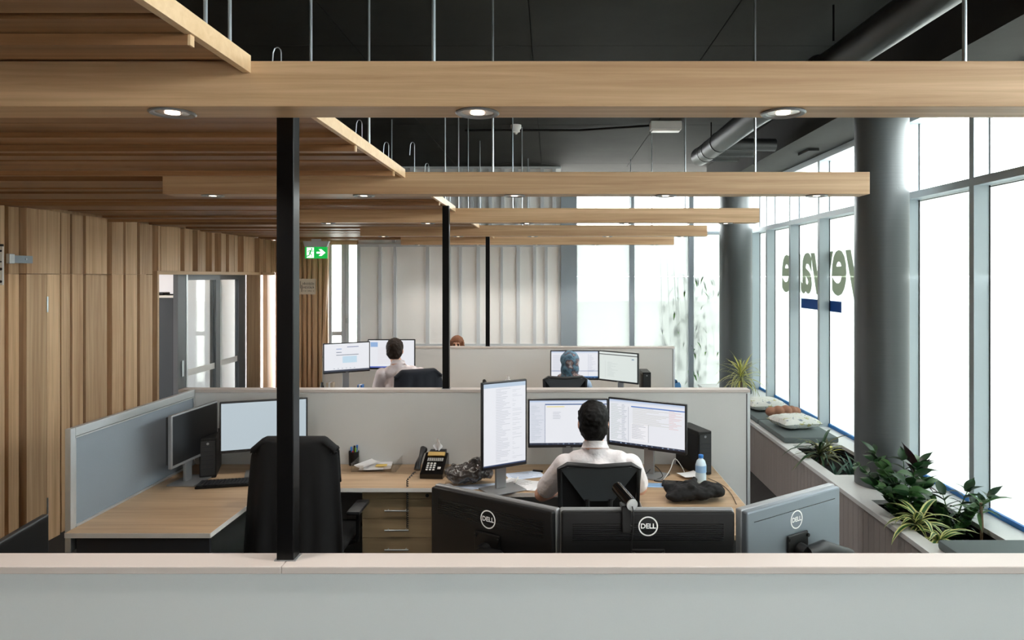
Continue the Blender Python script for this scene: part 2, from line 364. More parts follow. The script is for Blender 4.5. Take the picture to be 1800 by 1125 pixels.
def blob(name, prims, voxel, mats, parent=None, world=False, smooth=4, disp=0.0, dscale=8.0, **kw):
    """one continuous surface grown over tapered limbs and ellipsoids"""
    b = MB()
    for p in prims:
        if p[0] == 'c':
            _, p0, r0, p1, r1, mi = p; p0 = Vector(p0); p1 = Vector(p1); ax = p1-p0; L = ax.length; t = ax/L if L else Vector((0,0,1))
            pts = []; rs = []
            for k in range(5): a = math.pi/2*(1-k/4); pts.append(p0 - t*r0*math.sin(a)); rs.append(max(r0*math.cos(a), r0*.08))
            for k in range(5): a = math.pi/2*(k/4); pts.append(p1 + t*r1*math.sin(a)); rs.append(max(r1*math.cos(a), r1*.08))
            b.tube(pts, rs, n=14)
        else:
            _, c, r, rot, mi = p; T = Matrix.Translation(Vector(c)) @ Euler(rot).to_matrix().to_4x4()
            b.T = T; b.ball((0,0,0), tuple(r), 20, 12); b.T = Matrix()
    me = b.mesh('tmp'); bm = bmesh.new(); bm.from_mesh(me); bmesh.ops.recalc_face_normals(bm, faces=bm.faces); bm.to_mesh(me); bm.free()
    o = bpy.data.objects.new('tmp', me); COL.objects.link(o)
    rm = o.modifiers.new('r', 'REMESH'); rm.mode = 'VOXEL'; rm.voxel_size = voxel
    if smooth: sm = o.modifiers.new('s', 'SMOOTH'); sm.factor = .5; sm.iterations = smooth
    dg = bpy.context.evaluated_depsgraph_get(); out = bpy.data.meshes.new_from_object(o.evaluated_get(dg))
    bpy.data.objects.remove(o)
    n = len(out.vertices); co = np.empty(n*3); out.vertices.foreach_get('co', co); co = co.reshape(-1, 3)
    if disp:
        nn = np.empty(n*3); out.vertices.foreach_get('normal', nn); nn = nn.reshape(-1, 3)
        from mathutils import noise as mn
        h = np.array([mn.fractal(Vector(c)*dscale, 1.0, 2.0, 3) for c in co]); co = co + nn*(h*disp)[:, None]
        out.vertices.foreach_set('co', co.ravel()); out.update()
    out.materials.clear()
    for m in mats: out.materials.append(MATS[m])
    if len(mats) > 1:
        nf = len(out.polygons); fc = np.empty(nf*3); out.polygons.foreach_get('center', fc); fc = fc.reshape(-1, 3)
        best = np.full(nf, 1e9); idx = np.zeros(nf, dtype=np.int32)
        for p in prims:
            if p[0] == 'c':
                a = np.array(p[1]); d = np.array(p[3])-a; L2 = max(d@d, 1e-12); t = np.clip(((fc-a)@d)/L2, 0, 1)
                dist = np.linalg.norm(fc-a-t[:, None]*d, axis=1) - (p[2]+(p[4]-p[2])*t)
            else:
                Rm = np.array(Euler(p[3]).to_matrix()); q = (fc-np.array(p[1])) @ Rm; r = np.array(p[2])
                k = np.linalg.norm(q/r, axis=1); dist = (k-1)*np.linalg.norm(q, axis=1)/np.maximum(k, 1e-6)
            s = dist < best; best[s] = dist[s]; idx[s] = p[-1]
        out.polygons.foreach_set('material_index', idx)
    out.polygons.foreach_set('use_smooth', [True]*len(out.polygons)); out.name = name; out.update()
    return put(name, out, parent, world, **kw)
# ================================================================ the setting
YB = D(10.4)                       # back wall
XG, XM = 3.05*U, 2.917*U           # glass plane and inner mullion faces of the window side
XL = -3.88                         # face of the timber boards on the left wall
ZS = ZR(1.67)                      # slab soffit
ZC = ZR(.545)                      # underside of the timber ceiling
ZB = .514                          # window bench top
def ly(px, X=3.88): return X*F/(VX-px)      # distance along the left wall of a pixel column
box('floor', 'carpet', -9.0, XG+.1, -6.5, YB+3.5, -.12, 0, kind='structure', label='dark charcoal carpet floor')
box('outside_paving', 'outside_ground', -40, 45, -30, 60, -.3, -.13, kind='structure', label='pale paving outside the windows')
# black slab with formwork panels
ce = box('ceiling', 'black_concrete', -9.0, XG+.1, -6.5, YB+3.5, ZS+.02, ZS+.2, kind='structure', label='black painted concrete slab soffit')
xs = [1.074-1.2*k for k in range(-1, 5)][::-1]; xs = [-3.9]+xs; xs[-1] = 2.21
ys = [4.594+2.4*k for k in range(-4, 3)]; ys = [-6.4]+ys+[YB]
for i in range(len(xs)-1):
    for j in range(len(ys)-1):
        if xs[i+1]-xs[i] > .02 and ys[j+1]-ys[j] > .02:
            box('panel', 'black_concrete', xs[i]+.003, xs[i+1]-.003, ys[j]+.003, ys[j+1]-.003, ZS, ZS+.0195, ce)
bm_ = box('ceiling_bulkhead', 'black_concrete', 2.21, XG+.1, -6.5, YB, ZR(1.317), ZS+.02, kind='structure', label='dropped concrete edge band above the windows')
box('bracket', 'black_cloth', 2.46, 2.56, D(7.0), D(7.3), ZR(1.317)-.025, ZR(1.317), bm_)

wr = MB(); wr.box(-4.0, 1.5, -6.6, -6.5, 0, ZS); wr.box(2.7, XG+.1, -6.6, -6.5, 0, ZS); wr.box(1.5, 2.7, -6.6, -6.5, 0, .3); wr.box(1.5, 2.7, -6.6, -6.5, 3.3, ZS)  # unseen opening, added and sized for the light on the nearest partition
wr.build('wall_rear', 'wall_white', kind='structure', label='white rear wall with an unglazed opening added to light the nearest partition')
box('wall_right', 'wall_white', XG, XG+.1, -6.5, D(4.706-9.9), 0, ZS, kind='structure', label='plain wall beyond the window bays')
# ---- window wall on the right
def window(k, y0, y1, zsill=ZB, zhead=ZR(1.254)):
    zt0, zt1 = EYE+.584, EYE+.636
    b = MB(); b.box(XM, XG, y0, y0+.05, zsill, zhead); b.box(XM, XG, y0+.05, y1, zt0, zt1)
    b.box(XM, XG+.02, y0, y1, zhead, ZR(1.317)); b.box(XG-.02, XG+.06, y0, y1, 0, zsill)
    w = b.build('window_%d' % k, 'mullion_paint', kind='structure', label='tall frosted window bay beside the bench')
    g = MB(); g.box(XG-.026, XG-.020, y0+.05, y0+.056, zsill, zhead); g.box(XG-.026, XG-.020, y1-.006, y1, zsill, zhead)
    g.box(XG-.026, XG-.020, y0+.05, y1, zt0-.012, zt0-.006)
    g.build('gasket', 'black_plastic', w)
    box('pane', 'glass_clear', XG-.012, XG-.006, y0+.05, y1, zsill, zt0, w)
    box('pane', 'glass_clear', XG-.012, XG-.006, y0+.05, y1, zt1, zhead, w)
    for a, c in ((zsill+.03, EYE-.0035), (EYE+.0035, zt0)):
        b = MB(); b._add([(XG-.014, y0+.052, a), (XG-.014, y1-.002, a), (XG-.014, y1-.002, c), (XG-.014, y0+.052, c)], [(0, 1, 2, 3)])
        b.build('film', 'glass_frosted', w)
    box('sill_tape', 'blue_tape', XG-.034, XG-.015, y0+.05, y1, zsill+.001, zsill+.032, w)
my = [D(4.706+.9*k) for k in range(-11, 6)] + [D(9.87)]
for k in range(len(my)-1): window(k+1, my[k], my[k+1])
window(len(my), my[-1], YB)
NW = len(my)
# lettering applied to the glass (reads from outside)
sg = thing('window_lettering', 'mirrored grey-green lettering on the frosted window glass', 'lettering', (XG-.0165, D(7.55), EYE))
me = text_mesh('eyeware', 1.0, bold=.028)
a = np.empty(len(me.vertices)*3); me.vertices.foreach_get('co', a); a = a.reshape(-1, 3)
x0, x1 = a[:,0].min(), a[:,0].max(); wy0, wy1 = D(6.28), D(8.95)
xh = .42/.53
a2 = np.zeros_like(a); a2[:,1] = (wy0 + (a[:,0]-x0)/(x1-x0)*(wy1-wy0)) - D(7.55); 
zmin = a[:,1].min(); a2[:,2] = (a[:,1]-zmin)*(.64/(a[:,1].max()-zmin)) + (PZ(556, D(7.0))-EYE)
me.vertices.foreach_set('co', a2.ravel()); me.update(); me.materials.clear(); me.materials.append(MATS['sign_green_grey'])
put('letters', me, sg, False)
b = MB(); z0, z1 = PZ(550, D(7.1)), PZ(530.5, D(7.1))
b.box(XG-.0175, XG-.0160, D(7.12), D(8.26), z0, z1); b.build('underline', 'sign_blue', sg)

# ---- back wall: white batten wall, grey pier, windows, door, timber
wb = thing('wall_back', 'white batten wall and windows across the far end', None, (0, YB, 0), kind='structure')
BX = lambda px: PX(px, YB)
zt = PZ(429, YB)
box('panel', 'wall_white', BX(629), BX(986), YB, YB+.1, 0, zt-.01, wb); box('panel', 'wall_white', -3.9, BX(986), YB+.02, YB+.1, zt-.012, ZS, wb)
def batten(x0, x1, z0, z1, p=.03, m='batten_grey'): box('batten', m, x0, x1, YB-p, YB, z0, z1, wb)
for a, c in ((629, 634), (666, 671.5), (692.5, 697.5), (749, 755), (788, 793), (807, 812), (838, 844), (880, 884), (908, 914), (937, 942.5), (957.5, 962.5), (981.5, 986)):
    batten(BX(a), BX(c), .06, zt-.04)
batten(BX(629), BX(986), zt-.04, zt, .035); batten(BX(629), BX(986), PZ(610, YB), PZ(604, YB), .028); batten(BX(629), BX(986), 0, .06, .035)
for a in (690, 722, 750, 780, 807, 827, 841, 859, 881, 905, 926, 950, 971): batten(BX(a), BX(a+6), zt+.02, ZS-.03, .05)
batten(-3.9, BX(986), ZS-.03, ZS, .03)
box('pier', 'post_grey', BX(986), BX(1014), YB-.06, YB+.1, 0, ZR(1.317), wb)
box('pier', 'post_grey', XG-.12, XG+.1, YB-.005, YB+.1, 0, ZR(1.317), wb)
def back_window(k, x0, x1, first):
    zt0, zt1, zh = EYE+.600, EYE+.640, ZR(1.254)
    b = MB()
    if first is not None: b.box(first[0], first[1], YB-.02, YB+.09, 0, zh)
    b.box(x0, x1, YB-.0, YB+.09, zt0, zt1); b.box(x0, x1, YB, YB+.09, zh, ZR(1.317)); b.box(x0, x1, YB, YB+.09, 0, .12)
    w = b.build('window_%d' % k, 'post_grey', kind='structure', label='frosted end window with bamboo outside')
    box('pane', 'glass_clear', x0, x1, YB+.05, YB+.056, .12, zt0, w); box('pane', 'glass_clear', x0, x1, YB+.05, YB+.056, zt1, zh, w)
    for a, c in ((.12, EYE-.0035), (EYE+.0035, zt0)):
        b = MB(); b._add([(x0, YB+.045, a), (x1, YB+.045, a), (x1, YB+.045, c), (x0, YB+.045, c)], [(0, 1, 2, 3)]); b.build('film', 'glass_frosted', w)
back_window(NW+1, BX(1014), BX(1107), None)
back_window(NW+2, BX(1115), BX(1211), (BX(1107), BX(1115)))
back_window(NW+3, BX(1219), XG-.12, (BX(1211), BX(1219)))
# timber end wall and glass door at the far left
for a, c, p in ((490, 531, .05), (535, 540, .035), (543, 548, .035), (552, 559, .05), (562.5, 567, .04)):
    box('timber_slat', 'oak_Z', BX(a), BX(c), YB-p, YB, 0, zt+.02, wb)
box('panel', 'oak_Z', -3.9, BX(576), YB, YB+.09, 0, ZS, wb)
b = MB(); b._add([(BX(567), YB-.04, .9), (BX(571.5), YB-.06, .9), (BX(580), YB-.06, zt), (BX(574), YB-.04, zt), (BX(567), YB, .9), (BX(571.5), YB, .9), (BX(580), YB, zt), (BX(574), YB, zt)],
     [(0, 1, 2, 3), (1, 5, 6, 2), (4, 0, 3, 7), (3, 2, 6, 7), (0, 4, 5, 1), (5, 4, 7, 6)]); b.build('timber_slat', 'oak_Z', wb)
box('head_board', 'oak_X', BX(576), BX(629), YB-.03, YB+.02, zt-.005, zt+.1, wb)
dr = box('door_3', 'batten_grey', BX(578), BX(583), YB+.0, YB+.06, 0, zt-.005, kind='structure', label='glazed aluminium door in the far corner')
for a, c in ((600, 606.5), (607, 613), (627, 629)): box('stile', 'batten_grey', BX(a), BX(c), YB, YB+.06, 0, zt-.005, dr)
box('pane', 'glass_clear', BX(583), BX(600), YB+.03, YB+.036, 0, zt-.005, dr); box('pane', 'glass_clear', BX(613), BX(627), YB+.03, YB+.036, 0, zt-.005, dr)
box('safety_band', 'white_laminate', BX(583), BX(600), YB+.02, YB+.028, PZ(590, YB), PZ(583, YB), dr)
box('lock', 'zinc', BX(607.5), BX(611.5), YB-.02, YB, PZ(568, YB), PZ(559, YB), dr)

# ---- timber wall on the left with the sliding doors
yo0, yo1 = ly(273), ly(453)
wl = MB()
wl.box(XL-.15, XL-.09, -6.5, yo0, 0, ZS); wl.box(XL-.15, XL-.09, yo0, YB+.1, 2.085, ZS); wl.box(XL-.15, XL-.09, yo1+.03, ly(459), 0, 2.085); wl.box(XL-.15, XL-.09, ly(481), YB+.1, 0, 2.085)
wl = wl.build('wall_left', 'oak_Z', kind='structure', label='oak board wall of uneven vertical planks')
def plank(y0, y1, z0, z1, p): box('plank', 'oak_Z', XL-.09, XL-.05+p, y0, y1, z0, z1, wl)
lo = [(-60, 8), (20, 38), (42, 101), (108, 123), (127, 146), (150, 187), (195, 215), (221, 241), (245, 267)]
pr = [.05, .03, .07, .05, .05, .055, .06, .05, .055]
rnd = random.Random(3); y = -2.0; 
while y < ly(-60)-.08:
    w = rnd.choice((.1, .16, .3, .42)); y1 = min(y+w, ly(-60)-.03); p = rnd.choice((.04, .055, .07)); plank(y, y1, 0, 2.046, p); plank(y, y1, 2.051, ZC, p); y = y1+.035
for (a, c), p in zip(lo, pr):
    ya, yc = ly(a), ly(c)
    if a == 42:       # the hidden door: two leaves of board with a hairline joint and hinges
        ym = ly(78); plank(ya, ym-.0015, 0, 2.046, p); plank(ym+.0015, yc, 0, 2.046, p); ym2 = ly(66); plank(ya, ym2, 2.051, ZC, p); plank(ym2+.001, yc, 2.051, ZC, p)
    else: plank(ya, yc, 0, 2.046, p); plank(ya, yc, 2.051, ZC, p)
for pz in (535, 889):
    zz = PZ(pz, ly(78)); b = MB(); b.cyl((XL+.024, ly(78), zz-.06), (XL+.024, ly(78), zz+.06), .006); b.build('hinge', 'zinc', wl)
box('jamb', 'oak_Z', XL-.15, XL+.02, yo0-.0, yo0+.03, 0, 2.085, wl)
box('lintel', 'oak_Y', XL-.15, XL+.02, yo0+.03, yo1, 2.05, 2.085, wl); box('jamb', 'oak_Z', XL-.15, XL+.025, yo1, yo1+.03, 0, ZC, wl)
for (a, c), p in zip([(276.5, 280), (283, 317), (322.7, 330), (333, 340), (346, 360), (374, 379), (388.7, 397), (402.7, 411), (414, 420), (427, 446), (458.5, 463), (467, 476), (479, 486), (488, 489.5)],
                     [.06, .05, .06, .04, .06, .04, .05, .05, .035, .06, .05, .055, .04, .05]): plank(ly(a), min(ly(c), YB-.06), 2.087, ZC, p)
box('lintel', 'oak_Y', XL-.15, XL+.02, ly(459), ly(481), 2.05, 2.085, wl)
def sliding_door(k, ya, yc, s0, s1, X):
    d = box('door_%d' % k, 'mullion_dark', X-.025, X+.025, ya, ya+s0, 0, 2.05, kind='structure', label='sliding glass door leaf in the oak wall, number %d from the camera' % k)
    box('stile', 'mullion_dark', X-.025, X+.025, yc-s1, yc, 0, 2.05, d); box('rail', 'mullion_dark', X-.025, X+.025, ya+s0, yc-s1, 0, .09, d)
    box('rail', 'mullion_dark', X-.025, X+.025, ya+s0, yc-s1, 1.99, 2.05, d)
    box('edge_trim', 'aluminium', X+.0255, X+.029, ya+s0-.035, ya+s0-.005, 0, 2.05, d)
    box('pane', 'glass_clear', X-.004, X+.004, ya+s0, yc-s1, .09, 1.99, d)
    zz = .97; box('safety_band', 'white_laminate', X+.005, X+.008, ya+s0, yc-s1, zz-.035, zz+.035, d); return d
d1 = sliding_door(1, ly(316, 3.96), ly(390, 3.96), .2, .1, XL-.125)
d2 = sliding_door(2, ly(388, 3.96), yo1, .12, .2, XL-.185)
box('pull', 'zinc', XL-.098, XL-.09, ly(322, 3.96), ly(325, 3.96), .95, 1.12, d1)
# office behind the sliding doors
ow = box('wall_office', 'room_wall', -9.0, -7.4, 9.95, 10.05, 0, 2.9, kind='structure', label='white wall of the side office')
box('wall_office_near', 'room_wall', -9.0, XL-.12, 6.2, 6.28, 0, 2.9, kind='structure', label='white near wall of the side office')
box('wall_office_cross', 'room_wall', -5.75, XL-.3, 8.62, 8.68, 0, 2.9, kind='structure', label='pale wall behind the dark cabinet')
box('ceiling_office', 'wall_white', -9.0, XL-.12, 6.2, 13.1, 2.9, 3.0, kind='structure', label='white ceiling of the side office')
box('wall_office_end', 'room_wall', -4.45, -4.38, 9.0, 11.8, 0, 2.9, kind='structure', label='pale return wall behind the second doorway')
cb = thing('storage_cabinet', 'dark grey storage cabinet with a white top inside the side office', 'cabinet', (-4.55, 7.85, 0))
yc_ = 7.72
box('body', 'cabinet_dark', PX(262, yc_), PX(303, yc_), yc_, 7.98, 0, 1.79, cb); box('top', 'white_laminate', PX(262, yc_)-.01, PX(303, yc_)+.01, yc_-.01, 7.99, 1.79, 1.815, cb)
box('side_panel', 'charcoal', PX(303, yc_), PX(303, yc_)+.015, yc_, 7.98, 0, 1.79, cb)
b = MB(); b.cbox(-4.52, -4.40, 7.76, 7.9, 1.8155, 1.85, .01); b.box(-4.38, -4.29, 7.78, 7.9, 1.8155, 1.83); b.build('hole_punch', 'black_plastic', label='small black desk tool lying on the cabinet top', cat='office tool')
for i, (x, y, w, z, m, lb) in enumerate([(-5.6, 9.0, 1.1, 1.3, 'screen_fabric', 'grey workstation screen seen through the first glass door'), (-5.3, 10.2, 1.2, 1.28, 'brown_sign', 'beige workstation screen seen through the second glass door')]):
    t = thing('office_screen', lb, 'partition', (x, y, 0)); box('panel', m, x-w/2, x+w/2, y, y+.05, 0, z, t); box('cap', 'white_laminate', x-w/2-.005, x+w/2+.005, y-.005, y+.055, z, z+.02, t)
for i, (x, y, r) in enumerate([(-6.35, 11.3, .17), (-5.75, 11.9, .15), (-6.2, 12.6, .2)]):
    b = MB(); b.cyl((x, y, 0), (x+(.05 if i else 0), y, 3.55), r, r*.93, 20); b.build('white_column', 'curtain', label=['round white column seen through the first glass door', 'slimmer white column just right of the first one', 'farthest white column behind the glass doors'][i], cat='column', smooth=True)

# ---- timber ceiling on the left, hung under the slab
XE = -.81*U
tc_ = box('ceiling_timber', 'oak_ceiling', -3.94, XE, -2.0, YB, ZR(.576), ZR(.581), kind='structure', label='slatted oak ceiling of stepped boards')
BEAM = [D(1.8), D(3.71), D(5.67), D(7.56), D(9.6)]; BT = .129*U
zb0, zb1 = ZR(.4485), ZR(.5685)
rnd = random.Random(11); y = -2.0; 
while y < YB-.05:
    w = rnd.choice((.07, .1, .14, .2, .26)); y1 = min(y+w, YB)
    inb = any(y < q+BT+.005 and y1 > q-.005 for q in BEAM+[D(-.11), D(-2.02)])
    z0 = ZR(.5705) if inb else ZR(rnd.choice((.538, .548, .558, .566)))
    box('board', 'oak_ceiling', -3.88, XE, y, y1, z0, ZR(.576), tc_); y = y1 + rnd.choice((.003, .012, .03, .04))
for d in (1.51, 2.79, 3.47, 4.9, 6.4): (box('batten', 'oak_ceiling', -3.86, XE+.006, D(d), D(d)+.016, ZR(.512), ZR(.5375), tc_), box('end_grain', 'oak_end', XE+.0065, XE+.012, D(d), D(d)+.016, ZR(.512), ZR(.5375), tc_))
edges = [-1.7, D(-.11)]+BEAM+[YB]
for i in range(len(edges)-1):
    a = edges[i]+(BT if i else 0)+.001; c = edges[i+1]-.001
    box('edge_strip', 'oak_end', -.81*U+.0005, -.79*U, a, c, ZR(.536), ZR(.582), tc_)
for d, rx in ((1.72, -.87), (1.85, -.87), (2.42, -.85), (3.12, -.83), (7.26, -1.69), (5.5, -.85), (6.3, -.85), (7.2, -.87), (8.4, -.87)):
    b = MB(); b.cyl((rx*U, D(d), ZR(.581)), (rx*U, D(d), ZS), .005, n=8); b.build('rod', 'zinc', tc_)
for d, dx in ((1.72, -.06), (2.2, .02), (3.22, 0), (3.75, .0), (4.3, .03), (5.1, -.02), (5.9, .02)):
    x, y = -.89*U+dx, D(d); zt_ = ZR(.581)+.16+.1*(d > 4)
    pts = [(x, y, ZR(.581))]+[(x, y, zt_-.03)]+[(x-.012*(1-math.cos(t)), y, zt_-.03+.016*math.sin(t)) for t in (.6, 1.2, 1.57, 2.2, 3.1)]+[(x-.028, y, zt_-.09)]
    b = MB(); b.tube(pts, .0018, 6); b.build('hanger_hook', 'zinc', tc_)
# ---- oak beams with downlights on threaded rods
LX = [-1.868, -1.033, -.2, .635, 1.47]
BEAMS = BEAM+[D(-.11), D(-2.02)]  # last two beams are unseen, added as fill for the nearest partition's front
which = ['nearest and largest', 'second nearest', 'third nearest', 'fourth nearest', 'farthest and smallest', 'overhead one, added for fill light,', 'rearmost one, added for fill light,']
def dl_mesh():
    r = MB(); r.lathe([(.054, 0), (.056, -.003), (.052, -.006), (.043, -.004), (.040, 0)], n=28); ring = r.mesh('trim_ring')
    q = MB(); q.lathe([(.040, -.001), (.030, -.0006), (.0, -.0004)], n=24); dish = q.mesh('reflector')
    q = MB(); q.lathe([(.018, -.0035), (.0, -.005)], n=16); bulb = q.mesh('lamp')
    ring.materials.append(MATS['silver_plastic']); dish.materials.append(MATS['lamp_reflector']); bulb.materials.append(MATS['lamp_glow'])
    return ring, dish, bulb
ring, dish, bulb = dl_mesh()
for i, y in enumerate(BEAMS):
    t = thing('ceiling_beam', '%s of the hanging oak beams with recessed downlights' % which[i], 'beam', (0, y, zb0), group='hanging oak beams')
    box('body', 'oak_X', -2.11*U, (1.735 if i else 2.05)*U, y, y+BT, zb0, zb1, t, bev=.002)
    for x in LX:
        if x*U+.06 < (1.735 if i else 2.05)*U:
            dn = share('downlight', ring, t, Matrix.Translation((x*U, BT/2, 0))); share('reflector', dish, dn, Matrix()); share('lamp', bulb, dn, Matrix())
    for x in LX:
        if x*U+.06 < (1.735 if i else 2.05)*U:
            l = bpy.data.lights.new('downlight_lamp', 'SPOT'); l.energy = 8; l.color = (1, .94, .87); l.spot_size = R(118); l.spot_blend = .6; l.shadow_soft_size = .03
            lo_ = bpy.data.objects.new('downlight_lamp', l); COL.objects.link(lo_); lo_.parent = t; lo_.location = (x*U, BT/2, -.012)
    for x in (-.32, 1.13):
        b = MB(); b.cyl((x*U, y+BT/2, zb1), (x*U, y+BT/2, ZS), .0055, n=10); b.cyl((x*U, y+BT/2, zb1), (x*U, y+BT/2, zb1+.008), .011, n=6); b.build('threaded_rod', 'zinc', t)
# ---- services under the slab
dp = thing('ventilation_duct', 'round dark duct with branch pipes under the black ceiling', 'duct', (1.74*U, D(5), ZR(1.35)))
b = MB(); zz = ZR(1.36); b.tube([(1.87*U, D(-3), zz), (1.86*U, D(3.0), zz), (1.82*U, D(4.3), zz), (1.72*U, D(5.8), zz), (1.71*U, D(7.55), zz), (1.69*U, D(7.75), zz)], .095, 20); b.build('main_duct', 'duct', dp, smooth=True)
for d in (4.5, 6.9, 7.3, 7.5): 
    b = MB(); b.cyl((1.78*U if d < 5 else 1.712*U, D(d), zz), (1.78*U if d < 5 else 1.712*U, D(d)+.03, zz), .099, n=24); b.build('joint_ring', 'duct', dp, smooth=True)
for d, x1 in ((6.95, 2.3), (7.3, 2.2), (7.62, 2.1)):
    b = MB(); b.tube([(1.71*U, D(d), zz), (1.82*U, D(d)+.02, zz-.01), (x1*U, D(d)+.05, zz-.01)], .06, 16); b.build('branch_duct', 'duct', dp, smooth=True)
for d in (4.2, 6.3, 7.4):
    b = MB(); b.cyl((1.74*U, D(d), zz+.08), (1.74*U, D(d), ZS), .006, n=8); b.build('hanger', 'black_steel', dp)
b = MB(); b.tube([(-.9, D(7.7), ZS-.02), (.3, D(7.7), ZS-.02), (1.0, D(7.44), ZS-.025)], .012, 8); b.build('cable_conduit', 'black_plastic', label='black conduit running along the slab to the white light box', cat='conduit')
t = thing('emergency_light', 'white box light fixed under the black slab', 'light', (PX(1170, 6.85), 6.85, ZS-.1))
xx = PX(1170, 6.85); box('housing', 'wall_white', xx-.155, xx+.155, 6.8, 6.92, ZS-.085, ZS-.0005, t, bev=.006); box('diffuser', 'white_laminate', xx-.14, xx+.14, 6.81, 6.91, ZS-.098, ZS-.085, t)
t = thing('motion_sensor', 'small round white sensor under the black slab', 'sensor', (PX(907, 7.0), 7.0, ZS-.08))
xx = PX(907, 7.0); b = MB(); b.lathe([(.055, 0), (.055, -.03), (.04, -.05), (.04, -.07), (.02, -.078), (0, -.08)], (xx, 7.0, ZS-.0005)); b.build('body', 'wall_white', t, smooth=True); b = MB(); b.ball((xx, 7.0, ZS-.08), .018); b.build('lens', 'white_laminate', t, smooth=True)
# ---- round concrete columns
for i, (y, r, lb) in enumerate([(D(5.37), .183, 'big round dark concrete column rising from the bench beside the planters'), (8.93, .208, 'farther round concrete column at the end of the bench')]):
    b = MB(); b.lathe([(r, ZB+.0005), (r, ZR(1.317)-.0005)], (2.42, y, 0), 48); b.build('concrete_column', 'painted_concrete', smooth=True, label=lb, cat='column')
# ---- window bench
h1 = (D(4.17), D(4.98)); h2 = (D(5.61), D(6.6)); hx0, hx1 = 2.336*U, 2.813*U; bx0 = 2.243*U; by0, by1 = 1.9, YB-.03
bn = thing('window_bench', 'long white-topped bench with planters running under the windows', 'bench', (2.45, 5.5, 0))
b = MB(); T0, T1 = ZB-.03, ZB; xg = XG-.036
b.box(bx0-.008, hx0, by0, by1, T0, T1); b.box(hx1, xg, by0, by1, T0, T1)
for a, c in ((by0, h1[0]), (h1[1], h2[0]), (h2[1], by1)): b.box(hx0, hx1, a, c, T0, T1)
b.build('top', 'bench_top', bn)
y = by0; pb = MB(); pb.box(bx0, bx0+.018, 0, .072, 0, T0-.001); pm = pb.mesh('board'); pm.materials.append(MATS['bench_face'])
while y < by1-.075:
    o = share('board', pm, bn, Matrix.Translation((-2.45, y-5.5, 0))); y += .076
box('carcass', 'charcoal', bx0+.02, bx0+.03, by0, by1, 0, T0-.001, bn)
for h in (h1, h2):
    b = MB(); zf = ZB-.26
    b.box(hx0-.012, hx0-.001, h[0], h[1], zf, T0-.001); b.box(hx1+.001, hx1+.012, h[0], h[1], zf, T0-.001); b.box(hx0-.012, hx1+.012, h[0]-.012, h[0]-.001, zf, T0-.001); b.box(hx0-.012, hx1+.012, h[1]+.001, h[1]+.012, zf, T0-.001); b.box(hx0, hx1, h[0], h[1], zf-.01, zf)
    b.build('planter_liner', 'black_cloth', bn); box('soil', 'soil', hx0, hx1, h[0], h[1], zf+.001, ZB-.13, bn)
# ---- steel posts standing on the partitions
for i, (y, lb) in enumerate([(D(2.037), 'thick black steel post standing on the nearest partition'), (D(5.155), 'thinner black steel post standing on the second partition'), (D(8.58), 'farthest thin black steel post standing on the third partition')]):
    zt_ = ZR(-.85) if i < 2 else ZR(-.88)
    t = thing('steel_post', lb, 'post', (-.793*U, y, zt_), group='black steel posts')
    box('shaft', 'black_steel', -.8185*U, -.7675*U, y, y+.0465, zt_+.0005, ZR(.536)-.0005 if i != 1 else ZR(.5355), t, bev=.002)
    box('base_plate', 'silver_plastic', -.8185*U-.006, -.7675*U+.006, y-.001, y+.0475, zt_+.0002, zt_+.0035, t)
# ---- partitions
def partition(y0, y1, x0, x1, zt_, face, lb, split):
    t = thing('partition', lb, 'partition', ((x0+x1)/2, (y0+y1)/2, 0), group='low white workstation partitions')
    box('panel', face, x0+.02, x1-.02, y0+.006, y1-.006, 0, zt_-.022, t)
    for a, c in ((x0, split-.0006), (split+.0006, x1)): box('cap', 'cap_cream', a, c, y0, y1, zt_-.021, zt_, t, bev=.0025)
    box('end_trim', 'aluminium', x1-.02, x1, y0+.002, y1-.002, 0, zt_-.0215, t); box('end_trim', 'aluminium', x0, x0+.02, y0+.002, y1-.002, 0, zt_-.0215, t)
    box('shadow_gap', 'charcoal', x1-.026, x1-.0205, y0+.004, y0+.006, .1, zt_-.03, t); return t
zp = ZR(-.85)
partition(D(2.0), D(2.1), -2.8*U, 1.47*U, zp, 'panel_front', 'nearest white partition filling the bottom of the view', -.79*U)
partition(D(5.13), D(5.23), -2.80*U, 1.5*U, zp, 'panel_grey', 'middle white partition behind the man in the white shirt', -.2*U)
partition(D(8.55), D(8.65), -2.86*U, 1.555*U, ZR(-.88), 'panel_grey', 'farthest white partition behind the woman in the headscarf', -.2*U)
# ================================================================ furniture
ZD = ZR(-1.41)                      # desk top height
def OD(px, py):                     # a pixel on the desk top
    y = (EYE-ZD)*F/(py-VY); return PX(px, y), y
P2Y = D(5.13)
def desk(name, poly, lb, edges, panels):
    t = thing('desk', lb, 'desk', (sum(p[0] for p in poly)/len(poly), sum(p[1] for p in poly)/len(poly), 0))
    b = MB(); b.prism(poly, (0, 0, ZD-.025), (1, 0, 0), (0, 1, 0), .025); b.build('top', 'desk_oak', t)
    for (x0, x1, y0, y1) in edges: box('edge_band', 'white_laminate', x0, x1, y0, y1, ZD-.025, ZD-.0004, t)
    for (x0, x1, y0, y1) in panels: box('leg_panel', 'charcoal', x0, x1, y0, y1, 0, ZD-.0255, t)
    return t
xl0, xl1 = -2.67*U, -1.87*U; yr = D(3.75); ym = D(4.55); xs_ = -.72*U; yb = P2Y-.004
